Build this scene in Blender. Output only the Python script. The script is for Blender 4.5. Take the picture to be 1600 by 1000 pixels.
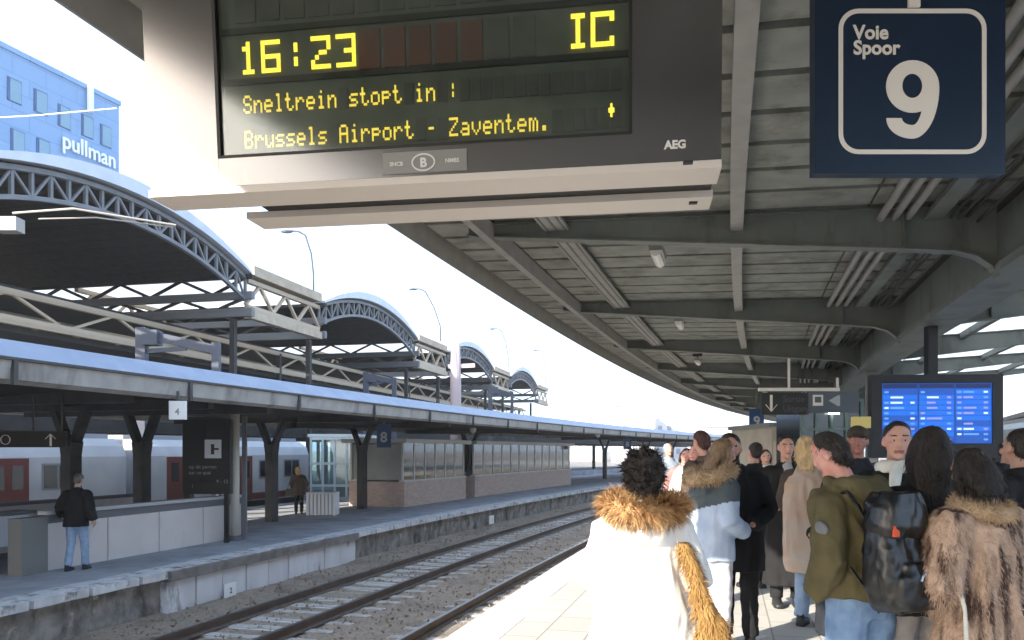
import bpy, bmesh, math, random
from mathutils import Vector, Matrix, noise
rnd = random.Random(7)
R = math.radians
sc = bpy.context.scene
for o in list(bpy.data.objects):
    bpy.data.objects.remove(o)

# ---------------------------------------------------------------- camera, world, sun, exposure
EYE, FPX, HY = 1.65, 1250.0, 704.0      # eye height, focal length and horizon row (1600 x 1000 frame)
cd = bpy.data.cameras.new('camera')
cd.sensor_width = 36; cd.lens = 36 * FPX / 1600
cd.shift_y = (HY - 500) / 1600
cd.clip_start = 0.05; cd.clip_end = 4000
cam = bpy.data.objects.new('camera', cd)
sc.collection.objects.link(cam)
cam.location = (0, 0, EYE); cam.rotation_euler = (R(90), 0, 0)
sc.camera = cam

SUN_EL, SUN_AZ = R(25), R(47.5)           # light travels forward and to the right
w = bpy.data.worlds.new('World'); sc.world = w; w.use_nodes = True
nt = w.node_tree
sky = nt.nodes.new('ShaderNodeTexSky'); sky.sky_type = 'NISHITA'; sky.sun_disc = False
sky.sun_elevation = SUN_EL; sky.sun_rotation = SUN_AZ + math.pi
sky.air_density = 1.0; sky.dust_density = 2.5; sky.ozone_density = 1.0
veil = nt.nodes.new('ShaderNodeMix'); veil.data_type = 'RGBA'; veil.inputs['Factor'].default_value = .36   # thin even haze over the whole sky
veil.inputs[7].default_value = (7.6, 10.2, 14.2, 1)
nt.links.new(sky.outputs[0], veil.inputs[6]); nt.links.new(veil.outputs[2], nt.nodes['Background'].inputs[0])
nt.nodes['Background'].inputs[1].default_value = 0.125
sl = bpy.data.lights.new('sun', 'SUN'); sl.energy = 5.0; sl.angle = R(0.5); sl.color = (1, .93, .82)
sun = bpy.data.objects.new('sun', sl); sc.collection.objects.link(sun)
SDIR = Vector((math.cos(SUN_EL) * math.sin(SUN_AZ), math.cos(SUN_EL) * math.cos(SUN_AZ), -math.sin(SUN_EL)))
sun.rotation_euler = SDIR.to_track_quat('-Z', 'Y').to_euler()
sun.location = (0, 0, 30)
vs = sc.view_settings
vs.view_transform = 'Standard'; vs.look = 'None'; vs.gamma = 1; vs.use_curve_mapping = False
vs.exposure = 1.45
sc.cycles.use_denoising = True
sc.cycles.use_adaptive_sampling = True; sc.cycles.adaptive_threshold = .03
sc.cycles.max_bounces = 6
sc.cycles.diffuse_bounces = 3
sc.cycles.sample_clamp_indirect = 6

# ---------------------------------------------------------------- materials
MATS = {}
def mat(name, col, rough=.7, metal=0., col2=None, scale=8., bump=0., bscale=None, stretch=(1, 1, 1), detail=5, lo=.35, hi=.65, spec=.4):
    """Principled with noise between two colours and fine noise relief."""
    if name in MATS: return MATS[name]
    m = bpy.data.materials.new(name); m.use_nodes = True; MATS[name] = m
    n = m.node_tree; b = n.nodes['Principled BSDF']
    b.inputs['Roughness'].default_value = rough; b.inputs['Metallic'].default_value = metal
    b.inputs['Specular IOR Level'].default_value = spec
    b.inputs['Base Color'].default_value = (*col, 1)
    tc = n.nodes.new('ShaderNodeTexCoord'); mp = n.nodes.new('ShaderNodeMapping')
    mp.inputs['Scale'].default_value = stretch
    n.links.new(tc.outputs['Object'], mp.inputs[0])
    if col2:
        t = n.nodes.new('ShaderNodeTexNoise'); t.inputs['Scale'].default_value = scale; t.inputs['Detail'].default_value = detail
        n.links.new(mp.outputs[0], t.inputs['Vector'])
        r = n.nodes.new('ShaderNodeValToRGB')
        r.color_ramp.elements[0].position = lo; r.color_ramp.elements[1].position = hi
        r.color_ramp.elements[0].color = (*col, 1); r.color_ramp.elements[1].color = (*col2, 1)
        n.links.new(t.outputs['Fac'], r.inputs[0]); n.links.new(r.outputs[0], b.inputs['Base Color'])
        m['ramp'] = r.name
    if bump:
        t2 = n.nodes.new('ShaderNodeTexNoise'); t2.inputs['Scale'].default_value = bscale or scale * 4; t2.inputs['Detail'].default_value = 6
        n.links.new(mp.outputs[0], t2.inputs['Vector'])
        bp = n.nodes.new('ShaderNodeBump'); bp.inputs['Strength'].default_value = min(1, bump); bp.inputs['Distance'].default_value = .02
        n.links.new(t2.outputs['Fac'], bp.inputs['Height']); n.links.new(bp.outputs[0], b.inputs['Normal'])
    return m
def emit(name, col, strength, base=None):
    if name in MATS: return MATS[name]
    m = bpy.data.materials.new(name); m.use_nodes = True; MATS[name] = m
    b = m.node_tree.nodes['Principled BSDF']
    b.inputs['Base Color'].default_value = (*(base or col), 1)
    b.inputs['Emission Color'].default_value = (*col, 1); b.inputs['Emission Strength'].default_value = strength
    b.inputs['Roughness'].default_value = .5
    return m
def clear_glass(name, tint=(1, 1, 1), gloss=.1, rough=.03, ior=1.45):
    """thin pane: transparent to light, Fresnel reflection"""
    if name in MATS: return MATS[name]
    m = bpy.data.materials.new(name); m.use_nodes = True; MATS[name] = m
    n = m.node_tree; n.nodes.remove(n.nodes['Principled BSDF'])
    t = n.nodes.new('ShaderNodeBsdfTransparent'); t.inputs[0].default_value = (*tint, 1)
    g = n.nodes.new('ShaderNodeBsdfGlossy'); g.inputs['Roughness'].default_value = rough
    f = n.nodes.new('ShaderNodeFresnel'); f.inputs[0].default_value = ior
    ad = n.nodes.new('ShaderNodeMath'); ad.operation = 'ADD'; ad.inputs[1].default_value = gloss
    mx = n.nodes.new('ShaderNodeMixShader')
    n.links.new(f.outputs[0], ad.inputs[0]); n.links.new(ad.outputs[0], mx.inputs[0])
    n.links.new(t.outputs[0], mx.inputs[1]); n.links.new(g.outputs[0], mx.inputs[2])
    n.links.new(mx.outputs[0], n.nodes['Material Output'].inputs[0])
    return m
def translucent(name, col):
    m = bpy.data.materials.new(name); m.use_nodes = True; MATS[name] = m
    n = m.node_tree; n.nodes.remove(n.nodes['Principled BSDF'])
    t = n.nodes.new('ShaderNodeBsdfTranslucent'); t.inputs[0].default_value = (*col, 1)
    d = n.nodes.new('ShaderNodeBsdfDiffuse'); d.inputs[0].default_value = (*col, 1)
    mx = n.nodes.new('ShaderNodeMixShader'); mx.inputs[0].default_value = .3
    n.links.new(t.outputs[0], mx.inputs[1]); n.links.new(d.outputs[0], mx.inputs[2])
    n.links.new(mx.outputs[0], n.nodes['Material Output'].inputs[0])
    return m
def add_grime(m, col, scale, lo, hi, stretch=(1, 1, 1)):
    """stains with a shape of their own laid over whatever colour the material has"""
    n = m.node_tree; b = n.nodes['Principled BSDF']
    tc = n.nodes.new('ShaderNodeTexCoord'); mp = n.nodes.new('ShaderNodeMapping'); mp.inputs['Scale'].default_value = stretch
    t = n.nodes.new('ShaderNodeTexNoise'); t.inputs['Scale'].default_value = scale; t.inputs['Detail'].default_value = 8
    t.inputs['Roughness'].default_value = .65
    r = n.nodes.new('ShaderNodeValToRGB'); r.color_ramp.elements[0].position = lo; r.color_ramp.elements[1].position = hi
    mx = n.nodes.new('ShaderNodeMix'); mx.data_type = 'RGBA'
    n.links.new(tc.outputs['Object'], mp.inputs[0]); n.links.new(mp.outputs[0], t.inputs['Vector']); n.links.new(t.outputs['Fac'], r.inputs[0])
    n.links.new(r.outputs[0], mx.inputs['Factor'])
    src = b.inputs['Base Color']
    if src.links: n.links.new(src.links[0].from_socket, mx.inputs[6])
    else: mx.inputs[6].default_value = src.default_value
    mx.inputs[7].default_value = (*col, 1)
    n.links.new(mx.outputs[2], src)
    return m
def brick_mat(name, c1, c2, cm, scale, bw=.5, bh=.25, axis=None, mort=.012, flat=False):
    m = bpy.data.materials.new(name); m.use_nodes = True; MATS[name] = m
    n = m.node_tree; b = n.nodes['Principled BSDF']; b.inputs['Roughness'].default_value = .85
    tc = n.nodes.new('ShaderNodeTexCoord'); mp = n.nodes.new('ShaderNodeMapping')
    mp.inputs['Rotation'].default_value = (0 if flat else R(90), 0, 0)
    m0 = n.nodes.new('ShaderNodeMapping'); m0.inputs['Rotation'].default_value = (0, 0, -(axis or 0))
    t = n.nodes.new('ShaderNodeTexBrick'); t.inputs['Scale'].default_value = scale
    t.inputs['Color1'].default_value = (*c1, 1); t.inputs['Color2'].default_value = (*c2, 1); t.inputs['Mortar'].default_value = (*cm, 1)
    t.inputs['Brick Width'].default_value = bw; t.inputs['Row Height'].default_value = bh; t.inputs['Mortar Size'].default_value = mort
    n.links.new(tc.outputs['Object'], m0.inputs[0]); n.links.new(m0.outputs[0], mp.inputs[0]); n.links.new(mp.outputs[0], t.inputs['Vector'])
    n.links.new(t.outputs['Color'], b.inputs['Base Color'])
    return m

# ---------------------------------------------------------------- geometry helpers
class MB:
    """collects vertices and faces in world coordinates; build() links ONE mesh object"""
    def __init__(s): s.v = []; s.f = []; s.m = []
    def add(s, vs, fs, mi=0):
        k = len(s.v); s.v += [Vector(x) for x in vs]
        s.f += [tuple(i + k for i in f) for f in fs]; s.m += [mi] * len(fs)
        return s
    def box(s, c, size, ax=None, mi=0):
        ax = ax or (Vector((1, 0, 0)), Vector((0, 1, 0)), Vector((0, 0, 1))); c = Vector(c)
        x, y, z = [Vector(a) * (d / 2) for a, d in zip(ax, size)]
        vs = [c + i * x + j * y + k * z for k in (-1, 1) for j in (-1, 1) for i in (-1, 1)]
        return s.add(vs, [(0, 2, 3, 1), (4, 5, 7, 6), (0, 1, 5, 4), (2, 6, 7, 3), (0, 4, 6, 2), (1, 3, 7, 5)], mi)
    def bar(s, p0, p1, wdt, hgt, up=(0, 0, 1), mi=0):
        p0 = Vector(p0); p1 = Vector(p1); d = p1 - p0; L = d.length; y = d / L
        x = y.cross(Vector(up)); x = x.normalized() if x.length > 1e-6 else Vector((1, 0, 0)); z = x.cross(y)
        return s.box((p0 + p1) / 2, (wdt, L, hgt), (x, y, z), mi)
    def loft(s, rings, cap=True, mi=0, closed=True):
        n = len(rings[0]); vs = [p for r in rings for p in r]; fs = []
        for i in range(len(rings) - 1):
            for j in range(n if closed else n - 1):
                a, b2 = i * n + j, i * n + (j + 1) % n
                fs.append((a, b2, b2 + n, a + n))
        if cap and closed:
            fs.append(tuple(reversed(range(n)))); fs.append(tuple(range((len(rings) - 1) * n, len(rings) * n)))
        return s.add(vs, fs, mi)
    def tube(s, pts, rad, n=8, mi=0, flat=1., round_ends=False):
        pts = [Vector(p) for p in pts]
        rad = list(rad) if hasattr(rad, '__len__') else [rad] * len(pts)
        if round_ends:
            d0 = (pts[0] - pts[1]).normalized(); d1 = (pts[-1] - pts[-2]).normalized()
            pts = [pts[0] + d0 * rad[0] * .95, pts[0] + d0 * rad[0] * .6] + pts + [pts[-1] + d1 * rad[-1] * .6, pts[-1] + d1 * rad[-1] * .95]
            rad = [rad[0] * .3, rad[0] * .8] + rad + [rad[-1] * .8, rad[-1] * .3]
        rings = []; px = None
        for i, p in enumerate(pts):
            d = (pts[min(i + 1, len(pts) - 1)] - pts[max(i - 1, 0)]).normalized()
            if px is None: px = d.orthogonal().normalized()
            x = (px - d * px.dot(d)).normalized(); px = x; y = d.cross(x)
            rings.append([p + rad[i] * (math.cos(2 * math.pi * k / n) * x + flat * math.sin(2 * math.pi * k / n) * y) for k in range(n)])
        return s.loft(rings, True, mi)
    def ell(s, c, r, rot=None, nu=14, nv=9, mi=0):
        c = Vector(c); rings = []
        for i in range(nv):
            a = math.pi * (i + .5) / nv
            ring = [Vector((r[0] * math.sin(a) * math.cos(2 * math.pi * j / nu), r[1] * math.sin(a) * math.sin(2 * math.pi * j / nu), -r[2] * math.cos(a))) for j in range(nu)]
            rings.append([c + (rot @ q if rot else q) for q in ring])
        return s.loft(rings, True, mi)
    def prism(s, poly, origin, ax, ay, az, t0, t1, mi=0):
        """poly in (ax, ay), extruded along az from t0 to t1"""
        o = Vector(origin); ax = Vector(ax); ay = Vector(ay); az = Vector(az)
        return s.loft([[o + ax * u + ay * v + az * t for u, v in poly] for t in (t0, t1)], True, mi)
    def mesh(s, name, mats, off=Vector((0, 0, 0)), smooth=False, recalc=True):
        me = bpy.data.meshes.new(name)
        me.from_pydata([v - off for v in s.v], [], s.f)
        for m in mats: me.materials.append(m)
        if len(mats) > 1: me.polygons.foreach_set('material_index', s.m)
        if recalc:
            bm = bmesh.new(); bm.from_mesh(me); bmesh.ops.recalc_face_normals(bm, faces=bm.faces); bm.to_mesh(me); bm.free()
        if smooth: me.polygons.foreach_set('use_smooth', [True] * len(me.polygons))
        me.update()
        return me
    def build(s, name, mats, parent=None, smooth=False):
        if not isinstance(mats, (list, tuple)): mats = [mats]
        off = WL.get(parent.name, Vector((0, 0, 0))) if parent else Vector((0, 0, 0))
        return link(name, s.mesh(name, mats, off, smooth), parent)
WL = {}      # world position of every object that may take children (parents are never rotated, persons excepted)
def link(name, me, parent=None, mw=None):
    """link a mesh; mw: world matrix for shared pieces"""
    o = bpy.data.objects.new(name, me); sc.collection.objects.link(o)
    if parent: o.parent = parent
    off = WL.get(parent.name, Vector((0, 0, 0))) if parent else Vector((0, 0, 0))
    if mw is not None: o.matrix_local = Matrix.Translation(-off) @ mw
    WL[o.name] = off if mw is None else off
    return o
def tag(o, label=None, cat=None, group=None, kind=None):
    if label: o['label'] = label
    if cat: o['category'] = cat
    if group: o['group'] = group
    if kind: o['kind'] = kind
    return o
def thing(name, loc, label, cat, group=None):
    o = bpy.data.objects.new(name, None); sc.collection.objects.link(o)
    o.location = loc; o.empty_display_size = .2
    WL[o.name] = Vector(loc)
    return tag(o, label, cat, group)
def unit_box(m):
    k = 'unit_' + m.name
    if k not in bpy.data.meshes: MB().box((0, 0, 0), (1, 1, 1)).mesh(k, [m])
    return bpy.data.meshes[k]
def frame_mat(p0, p1, wdt, hgt, up=(0, 0, 1)):
    p0 = Vector(p0); p1 = Vector(p1); d = p1 - p0; L = d.length; y = d / L
    x = y.cross(Vector(up)); x = x.normalized() if x.length > 1e-6 else Vector((1, 0, 0)); z = x.cross(y)
    M = Matrix.Identity(4); c = (p0 + p1) / 2
    for i in range(3): M[i][0] = x[i] * wdt; M[i][1] = y[i] * L; M[i][2] = z[i] * hgt; M[i][3] = c[i]
    return M
def piece(name, p0, p1, wdt, hgt, m, parent, up=(0, 0, 1)):
    """a bar that shares one mesh with all bars of its material"""
    return link(name, unit_box(m), parent, frame_mat(p0, p1, wdt, hgt, up))
TMP = bpy.data.scenes.new('scratch')
def evaluate(o):
    TMP.collection.objects.link(o)
    vl = TMP.view_layers[0]; vl.update(); dg = vl.depsgraph; dg.update()
    me = bpy.data.meshes.new_from_object(o.evaluated_get(dg))
    TMP.collection.objects.unlink(o)
    return me
def text_mesh(s, size, m, bold=0., extrude=.002, align='LEFT'):
    c = bpy.data.curves.new('t', 'FONT'); c.body = s; c.size = size; c.offset = bold; c.extrude = extrude; c.align_x = align; c.resolution_u = 4
    o = bpy.data.objects.new('t', c); me = evaluate(o); bpy.data.objects.remove(o)
    me.materials.clear(); me.materials.append(m)
    return me
def axes_mat(o, x, y, sx=1, sy=1):
    x = Vector(x); y = Vector(y); z = x.cross(y); M = Matrix.Identity(4)
    for i in range(3): M[i][0] = x[i] * sx; M[i][1] = y[i] * sy; M[i][2] = z[i]; M[i][3] = o[i]
    return M

# ---------------------------------------------------------------- survey of the place
def at(px, py, Y): return Vector(((px - 800) / FPX * Y, Y, EYE + (HY - py) / FPX * Y))
def on(px, py, z):
    Y = FPX * (EYE - z) / (py - HY)
    return Vector(((px - 800) / FPX * Y, Y, z))
CA, CB = .24, .004                        # the platforms run forward and curve gently to the right
def Cc(t): return CA * t + CB * t * t / 2
def fr(t):
    T = Vector((CA + CB * t, 1, 0)).normalized()
    return Vector((Cc(t), t, 0)), T, Vector((T.y, -T.x, 0))
def P(o, t, z=0.):
    c, T, N = fr(t); q = c + N * o; q.z = z
    return q
def inv(X, Y):
    t = Y
    for _ in range(20):
        c, T, N = fr(t); t += (Vector((X, Y, 0)) - c).dot(T)
    c, T, N = fr(t)
    return (Vector((X, Y, 0)) - c).dot(N), t
def trange(t0, t1, step): 
    n = max(1, round((t1 - t0) / step)); return [t0 + (t1 - t0) * i / n for i in range(n + 1)]
def find_t(o, px):
    """station along the curve where offset o is seen at photo column px"""
    return min((abs(P(o, t).x / P(o, t).y * FPX + 800 - px), t) for t in trange(4, 90, .05) if P(o, t).y > 1)[1]
def sweep(name, prof, t0, t1, m, parent=None, step=2., smooth=False, mb=None, mi=0):
    b = mb or MB()
    b.loft([[P(o, t, z) for o, z in prof] for t in trange(t0, t1, step)], True, mi)
    return b if mb else b.build(name, m, parent, smooth)
def rect(o0, o1, z0, z1): return [(o0, z0), (o1, z0), (o1, z1), (o0, z1)]
def raster(px, py, p0, n):
    """where the sight line through a photo point meets the plane (p0, n)"""
    d = Vector(((px - 800) / FPX, 1, (HY - py) / FPX)); e = Vector((0, 0, EYE))
    return e + d * ((Vector(p0) - e).dot(n) / d.dot(n))
# ================================================================ THE SETTING
ZL, ZB, ZR = -.55, -1.28, -1.10          # left platform top, ballast, rail head (right platform top is 0)
OE_R, OE_L = -2.25, -9.7                 # platform edges, metres right of the reference curve
CE = -3.7                                # right canopy edge
def zr(o): return 4.50 - (min(o, 6.2 - o) + 3) * .0367   # roof underside falls to the column line
m_ground = mat('ground_gravel', (.16, .14, .12), .95, col2=(.24, .21, .18), scale=1.2, bump=.6, bscale=30)
g = MB().add([(-1500, -300, -1.45), (1500, -300, -1.45), (1500, 2600, -1.45), (-1500, 2600, -1.45)], [(0, 1, 2, 3)])
tag(g.build('ground', m_ground), kind='structure')

m_ballast = mat('ballast', (.19, .15, .112), .95, col2=(.285, .23, .178), scale=14, bump=1., bscale=45, detail=8)
add_grime(m_ballast, (.12, .092, .07), 1.1, .5, .75)
bm_ = MB()
ts = trange(-12, 90, .5); os_ = [OE_L - .2 + (OE_R + .4 - OE_L) * i / 26 for i in range(27)]
bm_.loft([[P(o, t, ZB + .05 * noise.noise(Vector((o * 1.3, t * 1.1, 0))) + .025 * noise.noise(Vector((o * 5, t * 5, 3)))) for o in os_] for t in ts], False, closed=False)
tag(bm_.build('ballast_bed', m_ballast, smooth=True), kind='structure')
sm = MB(); r2 = random.Random(3)
for k in range(5200):
    t = 8 + 30 * r2.random() ** 1.5; o = r2.uniform(OE_L + .05, OE_R - .9)
    if abs(abs(o + 7.28) - .72) < .12 or abs(abs(o + 3.82) - .72) < .12: continue
    s = r2.uniform(.016, .034); c = P(o, t, ZB + .02 + s * .25 + .05 * noise.noise(Vector((o * 1.3, t * 1.1, 0))))
    ax = [Vector((r2.gauss(0, 1), r2.gauss(0, 1), r2.gauss(0, 1))).normalized() * s * r2.uniform(.6, 1.3) for _ in range(3)]
    sm.add([c + ax[0], c - ax[0], c + ax[1], c - ax[1], c + ax[2], c - ax[2]],
           [(0, 2, 4), (2, 1, 4), (1, 3, 4), (3, 0, 4), (2, 0, 5), (1, 2, 5), (3, 1, 5), (0, 3, 5)], r2.randrange(3))
tag(sm.build('ballast_stones', [mat('stone_brown', (.23, .18, .135), .9), mat('stone_grey', (.27, .225, .18), .9), mat('stone_dark', (.19, .15, .115), .9)]),
    'loose brown and grey ballast stones between the rails', 'gravel', kind='stuff')

# right platform: slab, edge stones
m_pave = brick_mat('platform_paving', (.43, .41, .375), (.48, .46, .42), (.26, .24, .21), 1., .6, .4, R(75), .008, True)
add_grime(m_pave, (.34, .31, .27), .9, .6, .8)
add_grime(m_pave, (.22, .2, .18), 7, .68, .72)
tag(sweep('platform_pavement', rect(OE_R + .42, 8.3, -.14, 0), -20, 110, m_pave, step=2), kind='structure')
m_conc = mat('concrete', (.33, .31, .29), .9, col2=(.43, .41, .38), scale=3, bump=.3, bscale=40)
add_grime(m_conc, (.12, .11, .1), 1.6, .55, .75, (1, 1, .4))
tag(sweep('platform_wall', rect(OE_R + .12, 8.2, -1.5, -.15), -20, 110, m_conc, step=2), kind='structure')
kerb = thing('platform_kerb', P(OE_R, 2, 0), 'pale edge stones along the sunlit platform where the crowd waits', 'kerb')
m_edge = mat('edge_stone', (.58, .55, .5), .8, col2=(.68, .65, .6), scale=5, bump=.3)
es = MB().box((0, 0, 0), (.46, .985, .16)).mesh('edge_stone', [m_edge])
for k in range(50):
    t = 2 + k; c, T, N = fr(t)
    link('edge_stone', es, kerb, axes_mat(P(OE_R + .19, t, -.076 + rnd.uniform(-.003, .003)), N, T))

# left platform: asphalt top, coping stones, stained wall with pale panels
m_asph = mat('left_platform_asphalt', (.25, .265, .30), .8, col2=(.33, .345, .38), scale=1.5, bump=.3, bscale=70, stretch=(1, 1, 1))
add_grime(m_asph, (.18, .185, .2), .7, .5, .72)
tag(sweep('left_platform_pavement', rect(-18.6, OE_L - .5, -1.4, ZL), -20, 120, m_asph, step=2), kind='structure')
m_oldwall = mat('old_masonry', (.15, .14, .13), .95, col2=(.30, .28, .26), scale=3.2, bump=.9, bscale=14, detail=9)
add_grime(m_oldwall, (.05, .045, .04), 1.8, .48, .66, (1, 1, .45))
add_grime(m_oldwall, (.46, .44, .42), 2.6, .6, .7)
wl = MB()
tt = trange(6, 90, .22); zz = [-1.45 + i * .11 for i in range(9)]
rings = []
for t in tt:
    ring = []
    for z in zz:
        bulge = .05 * noise.noise(Vector((t * 1.7, z * 3, 1))) + .03 * noise.noise(Vector((t * 6, z * 7, 2)))
        ring.append(P(OE_L - .16 + bulge, t, min(z, ZL - .12)))
    rings.append(ring)
wl.loft(rings, False, closed=False)
tag(wl.build('left_platform_wall', m_oldwall, smooth=True), kind='structure')
cop = thing('platform_coping', P(OE_L, 12, ZL), 'worn coping stones along the edge of the shaded left platform', 'kerb')
m_cop = mat('coping', (.42, .42, .425), .85, col2=(.56, .56, .565), scale=4, bump=.6, bscale=26)
add_grime(m_cop, (.13, .12, .12), 3, .52, .66)
m_lip = mat('coping_lip', (.13, .115, .105), .9, col2=(.2, .18, .17), scale=4, bump=.5)
def rough_box(sx, sy, sz, n, amp, seed):
    bm = bmesh.new(); bmesh.ops.create_cube(bm, size=1)
    bmesh.ops.subdivide_edges(bm, edges=bm.edges[:], cuts=n, use_grid_fill=True)
    for v in bm.verts:
        v.co = Vector((v.co.x * sx, v.co.y * sy, v.co.z * sz))
        d = noise.noise_vector(v.co * 5 + Vector((seed, 0, 0)))
        v.co += Vector((d.x * amp, d.y * amp * .3, d.z * amp * .6))
    return bm
cms = []
for s in range(4):
    me = bpy.data.meshes.new('coping_stone'); bm = rough_box(.6, 1.03, .13, 2, .018, s * 9); bm.to_mesh(me); bm.free()
    me.materials.append(m_cop); cms.append(me)
for k in range(60):
    t = 7.5 + k * 1.04; c, T, N = fr(t)
    link('coping_stone', cms[rnd.randrange(4)], cop, axes_mat(P(OE_L - .28, t, ZL - .05), N, T, rnd.choice((-1, 1)), 1))
# the stretch with smooth pale panels under a dark overhanging lip
t_a = inv(*on(236, 893, ZL).xy)[1]; t_b = inv(*on(556, 833, ZL).xy)[1]
sweep('overhang_lip', rect(OE_L - .3, OE_L + .09, ZL - .17, ZL + .012), t_a, t_b, m_lip, cop, .5)
m_panel = mat('wall_panel', (.5, .5, .52), .7, col2=(.62, .62, .64), scale=1.7, bump=.2, bscale=20, stretch=(1, 1, .35))
add_grime(m_panel, (.17, .16, .16), 1.5, .55, .62, (1, 1, .25))
npn = 9
for k in range(npn):
    ta = t_a + (t_b - t_a) * k / npn; tb = t_a + (t_b - t_a) * (k + 1) / npn - .035
    MB().loft([[P(o, t, z) for o, z in rect(OE_L - .2, OE_L + .0 + .015 * (k % 2), -1.36, ZL - .18)] for t in (ta, (ta + tb) / 2, tb)]).build('wall_panel', m_panel, cop)
# little white plates on the wall
m_plate = mat('white_plate', (.72, .72, .7), .5)
m_black = mat('matt_black', (.012, .012, .013), .6)
for i, (px, py, wpx, hpx, lab) in enumerate(((360, 922, 14, 22, 'small white plate low on the pale panelled wall beside the nearer rail'), (768, 812, 9, 13, 'small white plate low on the dark masonry wall further along the track'))):
    o_, t_ = inv(*on(px, py, -1.05).xy); o_ = OE_L + .12
    # slide along the wall until the plate sits where it is seen
    t_ = min((abs((P(o_, t, 0).x / P(o_, t, 0).y) * FPX + 800 - px), t) for t in trange(8, 60, .02))[1]
    q = P(o_, t_); sz = q.y / FPX; zc = EYE - (py - HY) * sz; c, T, N = fr(t_)
    th = thing('wall_plate', (q.x, q.y, zc), lab, 'sign', 'small plates on the platform wall')
    hw, hh = wpx * sz * 1.25, hpx * sz / 2
    MB().box((q.x, q.y, zc), (.03, hw * 1.6, hh * 2), (N, T, Vector((0, 0, 1)))).build('plate', m_plate, th)
    tm = text_mesh('2' if i == 0 else '1', hh * 1.1, m_black, .003, .001, 'CENTER')
    link('plate_number', tm, th, axes_mat(Vector((q.x, q.y, zc - hh * .4)) + N * .018, T, (0, 0, 1)))
    MB().box((q.x - N.x * .06, q.y - N.y * .06, zc), (.1, .04, .04), (N, T, Vector((0, 0, 1)))).build('bracket', m_black, th)

# tracks
m_rail = mat('rail_steel', (.07, .05, .04), .55, .3, col2=(.11, .08, .065), scale=6)
m_head = mat('rail_head', (.2, .2, .21), .35, .9)
m_slp = mat('concrete_sleeper', (.29, .27, .245), .9, col2=(.38, .36, .335), scale=7, bump=.3)
add_grime(m_slp, (.17, .145, .12), 3, .5, .7)
m_clip = mat('rail_clip', (.05, .04, .035), .7)
slm = MB().loft([[(x, y * w2, z) for y, z in ((-1, -.11), (1, -.11), (.82, .06), (-.82, .06))] for x, w2 in ((-1.25, .13), (-.45, .14), (0, .11), (.45, .14), (1.25, .13))]).mesh('sleeper', [m_slp])
clm = MB().box((0, 0, 0), (.3, .12, .05)).mesh('rail_clip', [m_clip])
def track(oc, lab, t0, t1, detail=True):
    tr = thing('railway_track', P(oc, 14, ZB), lab, 'railway track', 'tracks between the platforms')
    for s in (-1, 1):
        o = oc + s * .7175
        b = MB()
        sweep('', [(o - .075, ZR - .16), (o + .075, ZR - .16), (o + .07, ZR - .145), (o + .012, ZR - .12), (o + .012, ZR - .04), (o + .036, ZR - .03), (o + .036, ZR - .004), (o - .036, ZR - .004), (o - .036, ZR - .03), (o - .012, ZR - .04), (o - .012, ZR - .12), (o - .07, ZR - .145)], t0, t1, None, step=1.5, mb=b)
        rl = b.build('rail', m_rail, tr)
        sweep('rail_head', rect(o - .032, o + .032, ZR - .003, ZR + .002), t0, t1, m_head, rl, 1.5)
    t = t0
    while t < t1 and detail:
        c, T, N = fr(t)
        s_ = link('sleeper', slm, tr, axes_mat(P(oc, t, ZR - .225 + rnd.uniform(-.006, .006)), (N + T * rnd.uniform(-.01, .01)).normalized(), T))
        t += .6
    return tr
track(-7.28, 'railway track lying next to the shaded left platform', 7, 85)
track(-3.82, 'railway track lying next to the sunlit platform with the crowd', 7, 85)
# pale slabs of cast concrete between the rails of the far track
m_slab = mat('track_slab', (.4, .39, .38), .9, col2=(.5, .49, .48), scale=5, bump=.3)
sp = thing('track_slab_row', P(-7.28, 12, ZB), 'pale concrete infill slabs lying between the rails of the left track', 'slabs')
sbm = MB().box((0, 0, 0), (1.22, .335, .06)).mesh('infill_slab', [m_slab])
for k in range(70):
    t = 8.5 + .3 + k * .6; c, T, N = fr(t)
    link('infill_slab', sbm, sp, axes_mat(P(-7.28, t, ZR - .205 + rnd.uniform(-.01, .01)), N, T))

# ================================================================ RIGHT PLATFORM CANOPY
m_steel = mat('canopy_steel', (.148, .16, .145), .6, col2=(.18, .193, .175), scale=2.5, bump=.08, bscale=40)
add_grime(m_steel, (.075, .07, .06), 2.2, .55, .75, (1, 1, .3))
add_grime(m_steel, (.13, .075, .045), 9, .68, .75)
add_grime(m_steel, (.23, .235, .215), 5, .66, .8)
m_steel_lt = mat('canopy_steel_light', (.27, .26, .245), .55, col2=(.32, .31, .29), scale=4)
m_deck = mat('roof_panel', (.22, .232, .21), .85, col2=(.29, .302, .275), scale=3, bump=.15, bscale=30)
add_grime(m_deck, (.13, .13, .115), 1.8, .5, .7)
add_grime(m_deck, (.3, .29, .26), 6, .64, .74, (.5, 1, 1))
m_rib = mat('roof_rib', (.07, .07, .065), .8, col2=(.09, .09, .083), scale=4)
can = thing('platform_canopy', P(3.1, 8, 0), 'grey steel canopy with ribbed ceiling over the crowded platform', 'canopy')
T1 = inv(4.82, 8.6)[1]; BS = 5.3
beams = [T1 + BS * k for k in range(-4, 10)]
sweep('roof_deck', [(CE, zr(CE) + .06), (3.1, zr(3.1) + .06), (4.5, zr(4.5) + .06), (4.5, zr(4.5) + .14), (3.1, zr(3.1) + .14), (CE, zr(CE) + .14)], -16, 75, m_rib, can, 1)
sweep('fascia', [(CE - .05, 4.30), (CE + .0, 4.28), (CE + .02, 4.66), (CE - .05, 4.66)], -16, 75, m_steel_lt, can, 1)
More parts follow.
